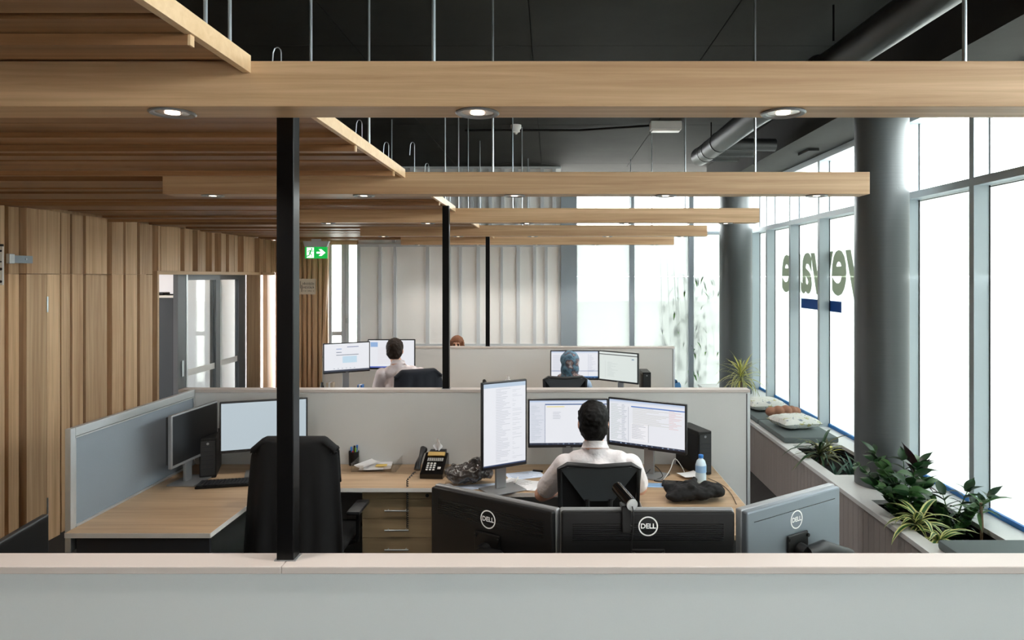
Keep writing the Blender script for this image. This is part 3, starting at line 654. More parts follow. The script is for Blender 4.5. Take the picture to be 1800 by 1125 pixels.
dl = desk('l', [(xl0, yr), (xl1, yr), (xl1, ym), (xs_, ym), (xs_, yb), (xl0, yb)], 'L-shaped oak desk with the black jacket chair on the left', [(xl1, xl1+.002, yr, ym-.002), (xl1+.002, xs_, ym-.002, ym), (xl0, xl1, yr-.002, yr)], [(xl0+.04, xl1-.02, yr+.03, yr+.05), (xl0+.04, xl0+.06, yr+.05, yb-.02), (xs_-.03, xs_-.012, ym+.02, yb-.02)])
ym2 = D(4.45); xr0, xr1 = .56*U, 1.2*U; yn = D(3.72)
dr2 = desk('r', [(xs_+.003, ym2), (xr0, ym2), (xr0, yn), (xr1, yn), (xr1, yb), (xs_+.003, yb)], 'L-shaped oak desk of the man in the white shirt', [(xs_+.003, xr0, ym2-.002, ym2), (xr0-.002, xr0, yn, ym2-.002), (xr1, xr1+.002, yn, yb)], [(xr0+.03, xr1-.03, yn+.03, yn+.05), (xr1-.04, xr1-.02, yn+.05, yb-.02), (xs_+.02, xs_+.04, ym2+.03, yb-.02)])
df = desk('f', [(-.46, 1.957), (1.34, 1.957), (1.34, 2.62), (-.46, 2.62)], 'desk behind the nearest partition carrying the three monitors seen from behind', [], [(-.42, -.40, 2.0, 2.6), (1.28, 1.30, 2.0, 2.6)])
dn = desk('n', [(-2.55, 1.957), (-.55, 1.957), (-.55, 2.55), (-1.55, 2.55), (-1.55, 2.85), (-2.55, 2.85)], 'desk in the lower left corner behind the nearest partition', [], [(-2.5, -2.48, 2.0, 2.8), (-.6, -.58, 2.0, 2.5)])
y3 = D(8.55)-.004
d3 = desk('b', [(-2.62, y3-.7), (1.3, y3-.7), (1.3, y3), (-2.62, y3)], 'long desk against the farthest partition', [], [(-2.58, -2.56, y3-.65, y3-.05), (1.24, 1.26, y3-.65, y3-.05), (-.62, -.60, y3-.65, y3-.05)])
d4 = desk('c', [(-2.4, D(8.65)+.004), (.6, D(8.65)+.004), (.6, D(8.65)+.6), (-2.4, D(8.65)+.6)], 'desk on the far side of the farthest partition', [], [(-2.36, -2.34, D(8.65)+.03, D(8.65)+.58), (.54, .56, D(8.65)+.03, D(8.65)+.58)])
# fabric desk screen on the left
t = thing('desk_screen', 'grey-blue fabric desk screen in a silver frame on the left desk', 'partition', (-2.5, 4.1, .6))
sx0, sx1 = -2.516, -2.4845; sy0, sy1 = D(3.80), P2Y-.003
box('fabric_panel', 'screen_fabric', sx0+.008, sx1-.006, sy0+.04, sy1-.012, .6, zp-.05, t)
box('top_rail', 'aluminium', sx0, sx1, sy0+.038, sy1, zp-.046, zp, t, bev=.003); box('end_post', 'aluminium', sx0, sx1, sy0, sy0+.036, .6, zp, t, bev=.003)
box('inner_trim', 'aluminium', sx1-.006, sx1-.002, sy0+.0385, sy1, zp-.056, zp-.048, t); box('inner_trim', 'aluminium', sx1-.006, sx1-.002, sy0+.037, sy0+.044, ZD+.002, zp-.057, t)
box('bottom_trim', 'aluminium', sx1-.006, sx1+.004, sy0+.045, sy1, ZD+.001, ZD+.012, t); box('end_trim', 'aluminium', sx0+.004, sx1-.002, sy1-.011, sy1, .6, zp-.057, t)
# drawer pedestal
t = thing('drawer_pedestal', 'grey-brown drawer pedestal with bar handles under the left desk', 'drawers', (-.95, 4.5, 0))
px0, px1 = PX(637, 4.28), PX(764, 4.28); py = 4.275
box('body', 'drawer_oak', px0, px1, py+.02, yb-.05, .04, ZD-.03, t)
zs = [ZD-.03] + [PZ(p, py) for p in (877, 911.5, 945.5, 980)] + [.05]
for i in range(5):
    d = box('drawer', 'drawer_oak', px0, px1, py, py+.019, zs[i+1]+.0015, zs[i]-.0015, t, bev=.0015)
    if i in (1, 2, 3):
        xm = px0+.32*(px1-px0); zz = (zs[i]*.45+zs[i+1]*.55); h = MB(); h.cyl((xm, py-.022, zz), (xm+.15, py-.022, zz), .005, n=10)
        for q in (.02, .13): h.cyl((xm+q, py-.022, zz), (xm+q, py, zz), .004, n=8)
        h.build('handle', 'zinc', d, smooth=True)
    if i == 0: h = MB(); h.cyl((px1-.045, py-.004, zs[0]-.03), (px1-.045, py, zs[0]-.03), .011, n=14); h.build('lock', 'black_plastic', d)
box('plinth', 'charcoal', px0+.01, px1-.01, py+.03, yb-.06, 0, .04, t)

# ---------------------------------------------------------------- monitors
def ui(kind, seed=1):
    r = random.Random(seed); L = []
    if kind == 'off': return [(-.5, 0, .5, 1, (14, 15, 17))]
    if kind == 'blank': return [(-.5, 0, .5, 1, (186, 200, 208))]
    L.append((-.5, 0, .5, 1, (236, 238, 244)))
    if kind == 'portrait':
        L += [(-.5, .95, .5, 1, (186, 204, 224)), (-.5, 0, .5, .018, (40, 60, 96))]
        for k in range(46):
            z = .93-.0195*k; L.append((-.22+.01*r.random(), z-.006, -.22+.1+.26*r.random(), z, (196, 200, 210)))
            if k % 3: L.append((.18, z-.006, .2+.22*r.random(), z, (206, 210, 218)))
        return L
    if kind in ('mail', 'code', 'sheet'):
        L += [(-.5, .965, .5, 1, (190, 206, 232)), (-.5, .93, .5, .962, (222, 228, 240)), (-.5, 0, .5, .045, (34, 44, 66))]
        for k in range(14): L.append((-.49+.07*k, .012, -.47+.07*k, .034, (170, 190, 220)))
    if kind == 'mail':
        L += [(-.5, .05, -.3, .93, (222, 226, 236)), (-.3, .9, .5, .925, (64, 96, 150)), (-.305, .05, -.298, .9, (70, 90, 130))]
        for k in range(26): z = .88-.031*k; L.append((-.48, z-.011, -.46+.12*r.random()+.02, z, (186, 196, 206)))
        for k in range(5): z = .74-.035*k; L.append((-.2, z-.01, -.14+.05*r.random(), z, (180, 184, 196)))
        L.append((-.28, .85, -.05, .87, (240, 226, 150)))
    if kind == 'code':
        L += [(-.2, .86, .5, .885, (90, 130, 200)), (-.24, .05, -.236, .86, (150, 156, 170))]
        for k in range(26):
            z = .9-.032*k; L.append((-.48, z-.01, -.4+.1*r.random(), z, (186, 198, 196))); L.append((-.33, z-.01, -.3+.05*r.random(), z, (170, 178, 190)))
            if k < 13: L += [(-.18, z-.06, -.1+.5*r.random(), z-.05, (206, 206, 200)), (.3, z-.06, .35+.13*r.random(), z-.05, (226, 190, 190))]
        L += [(-.2, .1, .03, .5, (244, 244, 248)), (.03, .1, .034, .5, (120, 124, 134))]
        for k in range(10): z = .47-.033*k; L.append((-.19, z-.01, -.1+.1*r.random(), z, (160, 166, 176)))
    if kind == 'sheet':
        L += [(-.5, .27, .5, .285, (60, 100, 160)), (.29, .05, .294, .9, (100, 120, 160)), (-.5, .045, .5, .08, (40, 110, 180))]
        for k in range(16): z = .86-.04*k; L.append((-.47, z-.012, -.3+.4*r.random(), z, (190, 196, 214))); L.append((.31, z-.012, .36+.1*r.random(), z, (196, 200, 216)))
    if kind == 'form':
        L += [(-.5, 0, .5, .06, (60, 66, 84)), (-.1, .3, .22, .54, (196, 222, 238)), (-.24, .8, -.12, .82, (90, 130, 200)), (-.24, .68, -.12, .7, (70, 80, 120)), (-.24, .58, .26, .6, (90, 100, 120)), (.0, .86, .26, .885, (110, 120, 160))]
        for k in range(6): L.append((-.3+.09*k, .1, -.27+.09*k, .115, (110, 120, 140)))
    if kind == 'plain':
        L += [(-.5, 0, .5, .05, (90, 110, 190)), (-.46, .76, -.3, .93, (150, 182, 224))]
        for k in range(12): z = .72-.05*k; L.append((-.3, z-.01, -.1+.3*r.random(), z, (224, 214, 220)))
    if kind == 'doc':
        L[0] = (-.5, 0, .5, 1, (224, 232, 228)); L += [(-.5, .9, .5, .93, (60, 62, 66)), (.36, .78, .42, .81, (70, 110, 150)), (-.34, .05, -.334, .68, (190, 196, 200))]
        for k in range(12): z = .64-.045*k; L.append((-.28, z-.012, -.2+.2*r.random(), z, (196, 206, 204)))
    return L
def monitor(lb, x, y, z0, zb, yaw, w, h, kind, seed=1, portrait=False, stand='foot', back='dark_plastic', group='computer monitors', tilt=0, edge='bezel', lit=True, logo=0):
    """panel bottom at zb above z0, viewer on the local -y side"""
    t = thing('computer_monitor', lb, 'monitor', (x, y, z0), R(yaw), group)
    c = zb-z0; b = MB(); b.cbox(-w/2, w/2, -.012, .012, c, c+h, .005); b.build('frame', edge, t, False)
    b = MB(); ins = .003 if logo else .012; b.cbox(-w/2+ins, w/2-ins, .009 if logo else .011, .034, c+.02, c+h-ins, .006); b.build('back_shell', back, t, False)
    bz = .011; me = flat_mesh(ui(kind, seed), w-2*bz, h-2*bz-.008); me.materials.append(MATS['screen_lit' if lit else 'print'])
    share('screen', me, t, Matrix.Translation((0, -.0125, c+bz+.008)))
    if not portrait: b = MB(); b.box(-.014, .014, -.0128, -.0122, c+.004, c+.009); b.build('badge', 'silver_plastic', t, False)
    if stand == 'foot':
        b = MB(); b.cbox(-.035, .035, .035, .055, .008, c+h*.55, .004); b.build('neck', 'silver_plastic', t, False)
        b = MB(); b.cbox(-.12, .12, -.07, .11, 0.0005, .010, .003); b.build('base', 'silver_plastic' if stand == 'foot' and edge != 'black' else 'black_plastic', t, False)
    else:
        b = MB(); b.cbox(-.05, .05, .0345, .043, c+h*.28, c+h*.66, .003)
        for sx in (-1, 1):
            for sz in (.32, .62): b.cyl((sx*.045, .043, c+h*sz), (sx*.045, .048, c+h*sz), .006, n=10)
        m = b.build('mount_plate', 'black_plastic', t, False)
        b = MB(); b.tube([(0, .045, c+h*.50), (.0, .075, c+h*.49)], .026, 14); b.tube([(0, .075, c+h*.49), (-.07, .085, c+h*.50), (-.12, .10, c+h*.44), (-.17, .115, c+h*.40)], [.024, .03, .028, .022], 14)
        b.tube([(-.17, .115, c+h*.42), (-.17, .115, .03)], .02, 14); b.cyl((-.17, .115, .0005), (-.17, .115, .03), .04, n=20); b.build('arm', 'black_plastic', t, False, smooth=True)
    if logo:
        zc = c+h*logo; r = MB(); n = 40; r0, r1 = .030, .026
        for k in range(n):
            a0, a1 = 2*math.pi*k/n, 2*math.pi*(k+1)/n
            r._add([(r0*math.cos(a0), .0348, zc+r0*math.sin(a0)), (r0*math.cos(a1), .0348, zc+r0*math.sin(a1)), (r1*math.cos(a1), .0348, zc+r1*math.sin(a1)), (r1*math.cos(a0), .0348, zc+r1*math.sin(a0))], [(0, 3, 2, 1)])
        lg = r.build('logo_ring', 'logo_white', t, False)
        tm = text_mesh('DELL', .021, bold=.0006); tm.materials.clear(); tm.materials.append(MATS['logo_white'])
        share('logo_letters', tm, lg, Matrix.Translation((0, .0349, zc)) @ Matrix.Rotation(R(180), 4, 'Z') @ Matrix.Rotation(R(90), 4, 'X'))
        for k in range(9 if back == 'black_plastic' else 1):
            b = MB(); zz = c+h*.88-.006*k; b.box(-w*.43, w*.43, .0340, .0346, zz, zz+.0022); b.build('vent_slot', 'black_gloss', t, False)
    return t
def span(pa, da, pb, db, back=0):
    xa, xb = PX(pa, da), PX(pb, db); return (xa+xb)/2, (da+db)/2, math.degrees(math.atan2(db-da, xb-xa)), math.hypot(xb-xa, db-da)
# man in the white shirt: portrait + two landscape
x, y, a, w = span(849, 4.10, 921.5, 4.25); monitor('monitor turned upright on end, left of the man in white', x, y, ZD, PZ(822, 4.17), a, .31, .53, 'portrait', 2, portrait=True)
x, y, a, w = span(928, 4.50, 1069, 4.52); monitor('monitor showing a mail window behind the head of the man in white', x, y, ZD, PZ(786, 4.51), a, .53, .322, 'mail', 3)
x, y, a, w = span(1070, 4.62, 1208, 4.34); monitor('monitor with lists of text on the right of the man in white', x, y, ZD, PZ(790, 4.48), a, .55, .322, 'code', 4)
# left desk
x, y, a, w = span(299, 4.12, 379.5, 4.62); monitor('switched-off black monitor beside the grey desk screen', x, y, ZD, PZ(806, 4.37), a, .51, .325, 'off', lit=False, edge='silver_plastic')
x, y, a, w = span(390, 4.44, 537, 4.62); monitor('monitor with a blank pale blue-grey screen on the left desk', x, y, ZD, PZ(793, 4.5), a, .54, .335, 'blank', edge='dark_plastic')
t = monitor('dark monitor in the lower left corner of the view', -1.90, 2.36, ZD, .80, -82+180, .52, .32, 'off', lit=False, edge='dark_plastic')
# three monitors seen from behind
zt_m = PZ(892, 2.115)
x, y, a, w = span(985, 2.10, 1290, 2.10); monitor('middle black monitor seen from behind, webcam clipped on its top', x, y+.012, ZD, zt_m-.33, 180, .535, .33, 'off', lit=False, stand='arm', back='black_plastic', edge='silver_plastic', logo=.865)
x, y, a, w = span(771, 2.345, 977, 2.10); monitor('left black monitor seen from behind, angled towards the middle one', x, y+.012, ZD, zt_m-.33, a+180, .49, .33, 'off', lit=False, stand='arm', back='black_plastic', edge='silver_plastic', logo=.79)
x, y, a, w = span(1305, 2.10, 1460, 2.345); monitor('right silver-backed monitor seen from behind on a black arm', x, y+.012, ZD, zt_m-.33, a+180, .475, .33, 'off', lit=False, stand='arm', back='monitor_back_silver', edge='silver_plastic', logo=.79)
# second row
x, y, a, w = span(573, 7.22, 645, 7.45); monitor('monitor with a web form, left of the man in the pink-white shirt', x, y, ZD, PZ(655, 7.33), a, .5, .325, 'form', 5)
x, y, a, w = span(647, 7.5, 730, 7.5); monitor('monitor behind the head of the man in the pink-white shirt', x, y, ZD, PZ(649, 7.5), a, .52, .33, 'plain', 6)
x, y, a, w = span(967, 7.45, 1053, 7.45); monitor('monitor behind the woman in the headscarf', x, y, ZD, PZ(668, 7.45), a, .53, .325, 'sheet', 7)
x, y, a, w = span(1055, 7.4, 1121, 7.1); monitor('greenish document monitor to the right of the woman in the headscarf', x, y, ZD, PZ(672, 7.25), a, .5, .325, 'doc', 8)

# ---------------------------------------------------------------- office chairs
def chair(lb, x, y, rz, arms=True):
    t = thing('office_chair', lb, 'chair', (x, y, 0), R(rz), 'black office chairs')
    b = MB(); b.cbox(-.24, .24, -.22, .25, .42, .485, .03); b.build('seat', 'black_cloth', t, False, smooth=True)
    f = MB(); top, bot = .205, .165
    def yb_(z): return -.235-(z-.55)*.10
    def strip(pts, r): f.tube([(px_, yb_(z), z) for px_, z in pts], r, 8)
    strip([(-bot, .56), (-top*.97, .8), (-top, 1.04), (-top*.8, 1.062), (0, 1.05), (top*.8, 1.062), (top, 1.04), (top*.97, .8), (bot, .56), (0, .545), (-bot, .56)], .014)
    f.build('back_frame', 'dark_plastic', t, False, smooth=True)
    p = MB(); p._add([(-top, yb_(1.045)-.004, 1.045), (top, yb_(1.045)-.004, 1.045), (.075, yb_(.87)-.008, .87), (-.075, yb_(.87)-.008, .87), (-top, yb_(1.045)+.006, 1.045), (top, yb_(1.045)+.006, 1.045), (.075, yb_(.87)+.004, .87), (-.075, yb_(.87)+.004, .87)],
        [(0, 3, 2, 1), (4, 5, 6, 7), (0, 1, 5, 4), (1, 2, 6, 5), (2, 3, 7, 6), (3, 0, 4, 7)]); p.build('back_panel', 'chair_panel', t, False)
    p = MB(); p.grid(lambda u, v: ((-.5+u)*2*(bot+(top-bot)*v), yb_(.56+.48*v)+.016+.02*math.sin(math.pi*u), .56+.48*v), 8, 8); p.build('back_mesh', 'black_cloth', t, False, smooth=True)
    for s in (-1, 1): p = MB(); p.tube([(s*.06, yb_(.88)-.006, .88), (s*.045, yb_(.6)-.012, .58)], .012, 8); p.build('back_rib', 'dark_plastic', t, False, smooth=True)
    p = MB(); p.tube([(0, yb_(.6)-.015, .62), (0, -.25, .46), (0, -.1, .405)], .022, 10); p.build('back_bracket', 'black_plastic', t, False, smooth=True)
    if arms:
        for s in (-1, 1):
            p = MB(); p.tube([(s*.2, .02, .41), (s*.27, .02, .43), (s*.275, .02, .62)], .014, 10); q = p.build('arm_support', 'black_plastic', t, False, smooth=True)
            b = MB(); b.cbox(s*.275-.04, s*.275+.04, -.10, .13, .62, .645, .01); b.build('arm_pad', 'dark_plastic', t, False, smooth=True)
    p = MB(); p.cyl((0, 0, .12), (0, 0, .42), .026, n=16); p.build('gas_lift', 'black_plastic', t, False)
    leg = None
    for k in range(5):
        a = R(90+72*k)
        if leg is None:
            l = MB(); l.tube([(0, 0, .12), (.15, 0, .105), (.29, 0, .075)], [.026, .022, .016], 10); leg = l.mesh('base_leg'); leg.materials.append(MATS['black_plastic'])
            c = MB(); c.cyl((.29, -.022, .028), (.29, .022, .028), .028, n=16); c.cyl((.29, 0, .05), (.29, 0, .08), .008, n=8); cas = c.mesh('castor'); cas.materials.append(MATS['black_gloss'])
        share('base_leg', leg, t, Matrix.Rotation(a, 4, 'Z')); share('castor', cas, t, Matrix.Rotation(a, 4, 'Z'))
    return t
def jacket(lb, x, y, rz, w=.25, ztop=1.085, zbot=.42, m='black_cloth', flare=1.22, seed=1):
    """a jacket draped over a chair back: shoulders over the top rail, folds hanging behind"""
    r = random.Random(seed); ph = [r.random()*6 for _ in range(4)]
    def fn(u, v):
        s = (u-.5)*2
        sh = 1-.055*max(0, abs(s)-.70)/.30*1.0
        if v < .18:   # front lap
            q = v/.18; yy = -.185+.02*q-.035*q; z = (ztop-.24)+(.24*sh+ztop*(0))*q - (1-sh)*.2; yy = -.20-.045*q; wd = w*(1.0)
        elif v < .30:
            q = (v-.18)/.12; a = math.pi*q; yy = -.275+.04*math.cos(a); z = ztop*sh+.018*math.sin(a)-.0; wd = w*(1+.01*q)
        else:
            q = (v-.30)/.70; wd = w*(1.01+(flare-1)*q**.8); z = ztop*sh-(ztop*sh-zbot)*q + .02*math.sin(3*s+ph[0])*q
            yy = -.315-.035*q - .022*q*(math.sin(7*s+ph[1])+.6*math.sin(15*s+ph[2])) + .05*abs(s)**3
        return (s*wd, yy, z)
    b = MB(); b.grid(fn, 44, 40); me = b.mesh('jacket'); me.polygons.foreach_set('use_smooth', [True]*len(me.polygons)); me.materials.append(MATS[m])
    o = bpy.data.objects.new('jacket', me); COL.objects.link(o); o.location = (x, y, 0); o.rotation_euler = (0, 0, R(rz))
    so = o.modifiers.new('thick', 'SOLIDIFY'); so.thickness = .012; tag(o, lb, 'jacket'); return o
chair('chair under the black jacket at the left desk', -1.44, 4.12, 0); jacket('black jacket draped over the chair at the left desk', -1.44, 4.12, 0, w=.235, ztop=1.10, zbot=.43, flare=1.2)
chair('chair with a V-shaped back holding the man in white', .25, 3.80, 0, arms=True)
chair('chair draped with a navy jacket beside the man in the pink-white shirt', -1.40, 6.90, 24, arms=False); jacket('navy jacket over the back of a second-row chair', -1.40, 6.90, 24, w=.225, ztop=1.10, zbot=.6, m='navy_cloth', flare=1.08, seed=4)
chair('chair of the woman in the headscarf', .12, 6.86, 4, arms=False)
chair('chair on the far side of the farthest partition', -1.225, D(8.65)+.92, 180, arms=False)
t = thing('tub_chair', 'blue upholstered tub chair past the end of the farthest partition', 'chair', (1.33, 8.5, 0))
b = MB(); b.lathe([(.2, .12), (.27, .14), (.28, .40), (.0, .42)], (1.33, 8.5, 0), 24); b.build('seat', 'blue_cloth', t, smooth=True)
def tub(u, v):
    a = R(20)+R(320)*u - R(90) + R(0); q = v*2*math.pi; rr = .27+.035*math.cos(q); return (1.33+rr*math.cos(a+R(90)), 8.5+rr*math.sin(a+R(90)), .52+.21*math.sin(q))
b = MB(); b.grid(tub, 28, 12); b.build('back_shell', 'blue_cloth', t, smooth=True)
for k in range(4): b = MB(); b.cyl((1.33+.18*math.cos(k*1.57+.78), 8.5+.18*math.sin(k*1.57+.78), 0), (1.33+.16*math.cos(k*1.57+.78), 8.5+.16*math.sin(k*1.57+.78), .13), .012, .018, n=10); b.build('leg', 'black_plastic', t)

# ---------------------------------------------------------------- things on the desks
def keyboard(lb, x, y, rz, z=ZD):
    t = thing('keyboard', lb, 'keyboard', (x, y, z), R(rz)); b = MB(); b.cbox(-.22, .22, -.068, .068, .0005, .016, .004); b.build('case', 'black_plastic', t, False)
    k = MB()
    for r_ in range(6):
        n = 20
        for c in range(n):
            if r_ == 0 and 5 < c < 12: continue
            x0 = -.212+c*.0213; k.cbox(x0, x0+.018, -.06+r_*.0203, -.0425+r_*.0203, .0162, .0225, .002)
        if r_ == 0: k.cbox(-.212+6*.0213, -.212+12*.0213-.003, -.06, -.0425, .0162, .0225, .002)
    k.mi = 0; k.build('keys', 'dark_plastic', t, False); return t
x, y = OD(414, 851); keyboard('black keyboard on the left desk beside the jacket chair', x, y, 12)
keyboard('black keyboard in front of the man in white', .25, 4.24, 0)
x, y = OD(440, 818); 
def pc(lb, x, y, rz, w=.10, h=.29, d=.31, z=ZD):
    t = thing('desktop_computer', lb, 'computer', (x, y, z), R(rz)); b = MB(); b.cbox(-w/2, w/2, -d/2, d/2, .0005, h, .006); b.build('case', 'black_plastic', t, False)
    b = MB(); b.box(-w/2+.008, w/2-.008, -d/2-.004, -d/2-.0002, .02, h-.02); b.build('front_panel', 'dark_plastic', t, False)
    b = MB()
    for k in range(6): b.box(-w/2+.015, w/2-.015, -d/2-.006, -d/2-.0042, .06+.028*k, .07+.028*k)
    b.build('port_strip', 'charcoal', t, False)
    b = MB()
    for k in range(12): b.box(-w/2-.0012, -w/2-.0002, -d/2+.02+.011*k, -d/2+.026+.011*k, h*.3, h-.03)
    b.build('vent', 'charcoal', t, False); b = MB(); b.cyl((0, -d/2-.0065, h-.035), (0, -d/2-.004, h-.035), .008, n=14); b.build('power_button', 'silver_plastic', t, False); return t
x, y = OD(1222, 826); pc('black desktop computer standing right of the man in white', x-.01, y+.02, 18)
x, y = OD(368, 826); pc('black desktop computer behind the switched-off monitor', -2.28, 4.58, 20, h=.26)
pc('small black desktop computer right of the headscarf woman', PX(1136, 7.35), 7.45, 0, w=.09, h=.285, d=.29)
# pen cup
x, y = OD(622, 817); t = thing('pen_cup', 'black mesh cup holding pens and markers', 'pen cup', (x, y, ZD))
b = MB(); b.lathe([(.034, .0005), (.036, .095), (.034, .095), (.032, .006), (0, .006)], (x, y, ZD), 20); b.build('cup', 'black_plastic', t, smooth=True)
for k, (m, dx, dy, h) in enumerate([('lime', .012, -.008, .12), ('red_plastic', -.002, -.014, .10), ('cap_blue', .015, .01, .135), ('black_plastic', .0, .012, .13), ('cap_blue', -.014, .0, .125)]):
    b = MB(); b.cyl((x+dx*.5, y+dy*.5, ZD+.008), (x+dx*1.3, y+dy*1.3, ZD+h), .006, n=10); b.build('pen', m, t)
# acrylic tray with papers
x, y = OD(664, 822); t = thing('paper_tray', 'clear acrylic letter tray', 'tray', (x, y, ZD)); w, d = .15, .115
b = MB(); b.box(x-w, x+w, y-d, y+d, ZD+.0005, ZD+.004); b.box(x-w, x-w+.003, y-d, y+d, ZD+.004, ZD+.06); b.box(x+w-.003, x+w, y-d, y+d, ZD+.004, ZD+.06); b.box(x-w, x+w, y+d-.003, y+d, ZD+.004, ZD+.075)
b.box(x-w, x-w*.45, y-d, y-d+.003, ZD+.004, ZD+.045); b.box(x+w*.45, x+w, y-d, y-d+.003, ZD+.004, ZD+.045); b.build('tray', 'acrylic', t)
def sheet(lb, x, y, z, w, h, rz, m='paper', curl=0, cat='paper', lines=0, name='paper_sheet'):
    b = MB(); T = Matrix.Translation((x, y, z)) @ Matrix.Rotation(R(rz), 4, 'Z'); b.T = T
    b.grid(lambda u, v: ((u-.5)*w, (v-.5)*h, curl*(2*u-1)**2*.5+curl*.3*v), 6, 6); o = b.build(name, m, label=lb, cat=cat, smooth=True)
    if lines:
        q = MB(); q.T = T
        for k in range(lines): q.box(-w*.4, w*.4*random.uniform(.3, 1), h*.4-h*.8*k/lines-.002, h*.4-h*.8*k/lines, .0006+curl*.5, .0009+curl*.5)
        q.build('print', 'charcoal', o)
    return o
sheet('loose white papers lying in the acrylic tray', x-.01, y, ZD+.012, .21, .19, 8, curl=.006); sheet('upper white paper sticking up at the left of the tray', x-.06, y-.02, ZD+.026, .10, .17, -30, curl=.02)
sheet('yellow sticky note on the papers in the tray', x+.03, y-.02, ZD+.022, .075, .06, 5, 'yellow_note', cat='sticky note')
# desk phone + tissue box
def phone(lb, x, y, rz, cord=True):
    t = thing('desk_phone', lb, 'telephone', (x, y, ZD), R(rz)); b = MB()
    b.prism([(-.1, 0.0005), (.085, .0005), (.085, .12), (.06, .13), (-.1, .03)], (-.055, 0, 0), (0, 1, 0), (0, 0, 1), .15); b.build('body', 'black_gloss', t, False)
    nrm = Matrix.Rotation(math.atan2(.1, .16), 4, 'X')
    T = Matrix.Translation((.02, -.02, .082)) @ nrm
    b = MB(); b.T = T; b.cbox(-.055, .06, .055, .088, .0, .014, .003); b.build('display', 'gold', t, False)
    b = MB(); b.T = T
    for r_ in range(3): 
        for c in range(8): b.box(-.05+.0135*c, -.04+.0135*c, .036-.010*r_, .041-.010*r_, .0005, .004)
    b.build('line_keys', 'key_white', t, False)
    b = MB(); b.T = T
    for r_ in range(4):
        for c in range(3): b.cbox(-.045+.022*c, -.030+.022*c, -.012-.018*r_, 0-.018*r_, .0, .005, .0015)
    b.cbox(.03, .052, -.055, -.035, 0, .005, .002); b.build('keypad', 'key_white', t, False)
    h = MB(); h.tube([(-.075, -.09, .055), (-.075, -.07, .085), (-.075, 0, .115), (-.075, .06, .155), (-.075, .085, .14)], [.022, .02, .014, .02, .023], 12); h.build('handset', 'black_plastic', t, False, smooth=True)
    if cord:
        pts = []; n = 150
        for k in range(n):
            q = k/n; zc = .04+(.0 if q < .15 else -(q-.15)*.36); yc = -.10-(.17*min(1, q/.15)) ; a = k*1.15
            pts.append((-.088+.006*math.cos(a), yc-.002+.006*math.sin(a), zc+.004))
        b = MB(); b.tube(pts, .0028, 6); b.build('coiled_cord', 'cable', t, False, smooth=True)
    return t
x, y = OD(757, 838); phone('black desk phone with its coiled cord hanging over the desk edge', x, y+.05, -4)
def tissue(lb, x, y, z):
    t = thing('tissue_box', lb, 'tissue box', (x, y, z)); box('carton', 'charcoal', x-.055, x+.055, y-.04, y+.04, z+.0005, z+.115, t, bev=.002)
    b = MB(); b.grid(lambda u, v: (x+(u-.5)*(.03+.03*math.sin(math.pi*min(1, v*1.2)))+.004*math.sin(9*v+4*u), y+.012*math.sin(6.28*u)*(1-.4*v), z+.115+.085*v-.02*(2*u-1)**2*v), 10, 8); b.build('tissue', 'paper', t, smooth=True); return t
tissue('tissue box with a white tissue standing behind the desk phone', x+.01, y+.225, ZD)
x, y = OD(863, 700); phone('small black phone on the second-row desk', PX(863, 7.55), 7.5, 0, cord=False); tissue('tissue box on the second-row desk near the small phone', PX(893, 7.65), 7.65, ZD+.0)
# plastic bag on the man's desk
x, y = OD(826, 850)
pr_ = [('e', (0, 0, .055), (.15, .10, .058), (0, 0, .1), 0), ('e', (-.09, -.01, .045), (.07, .08, .046), (0, 0, 0), 0), ('e', (.06, .01, .09), (.075, .06, .055), (0, .3, .2), 0), ('c', (.09, 0, .12), .022, (.12, .02, .155), .01, 0), ('c', (.1, .01, .12), .02, (.07, .03, .16), .008, 0)]
o = blob('plastic_bag', pr_, .006, ['bag_film'], smooth=2, disp=.022, dscale=17, label='crumpled dark translucent plastic bag on the desk', cat='bag'); o.location += Vector((x, y, ZD-o.location.z+.0005))
sheet('white papers under the plastic bag', x+.05, y-.07, ZD+.001, .28, .10, 14, 'paper_blue'); sheet('paper corner sticking out left of the plastic bag', x-.14, y-.08, ZD+.0015, .10, .12, 30)
xa, ya = OD(912, 853); sheet('stack of printed sheets in front of the upright monitor', xa, ya+.01, ZD+.006, .24, .19, -24, lines=9); sheet('lower sheets fanned under the printed stack', xa+.02, ya, ZD+.002, .25, .2, -10)
xa, ya = OD(912, 836); sheet('bluish sheets behind the printed stack', xa+.04, ya, ZD+.003, .24, .16, 20, 'paper_blue', lines=6)
def rod(name, lb, cat, p0, p1, r, m, cap=None):
    t = thing(name, lb, cat, p0); b = MB(); b.cyl(p0, p1, r, n=10); b.build('barrel', m, t); b = MB(); v = Vector(p1)-Vector(p0); b.cyl(Vector(p0)-v*.0-v.normalized()*.008, Vector(p0)-v.normalized()*.0005, r*.3, r, n=10); b.build('tip', cap or 'silver_plastic', t); return t
xa, ya = OD(905, 851); rod('pen', 'white pen lying on the printed sheets', 'pen', (xa, ya-.03, ZD+.014), (xa+.015, ya+.10, ZD+.014), .0045, 'white_laminate')
xa, ya = OD(945, 829); rod('usb_stick', 'small black stick lying behind the papers', 'usb stick', (xa-.03, ya, ZD+.007), (xa+.035, ya-.02, ZD+.007), .007, 'black_plastic')
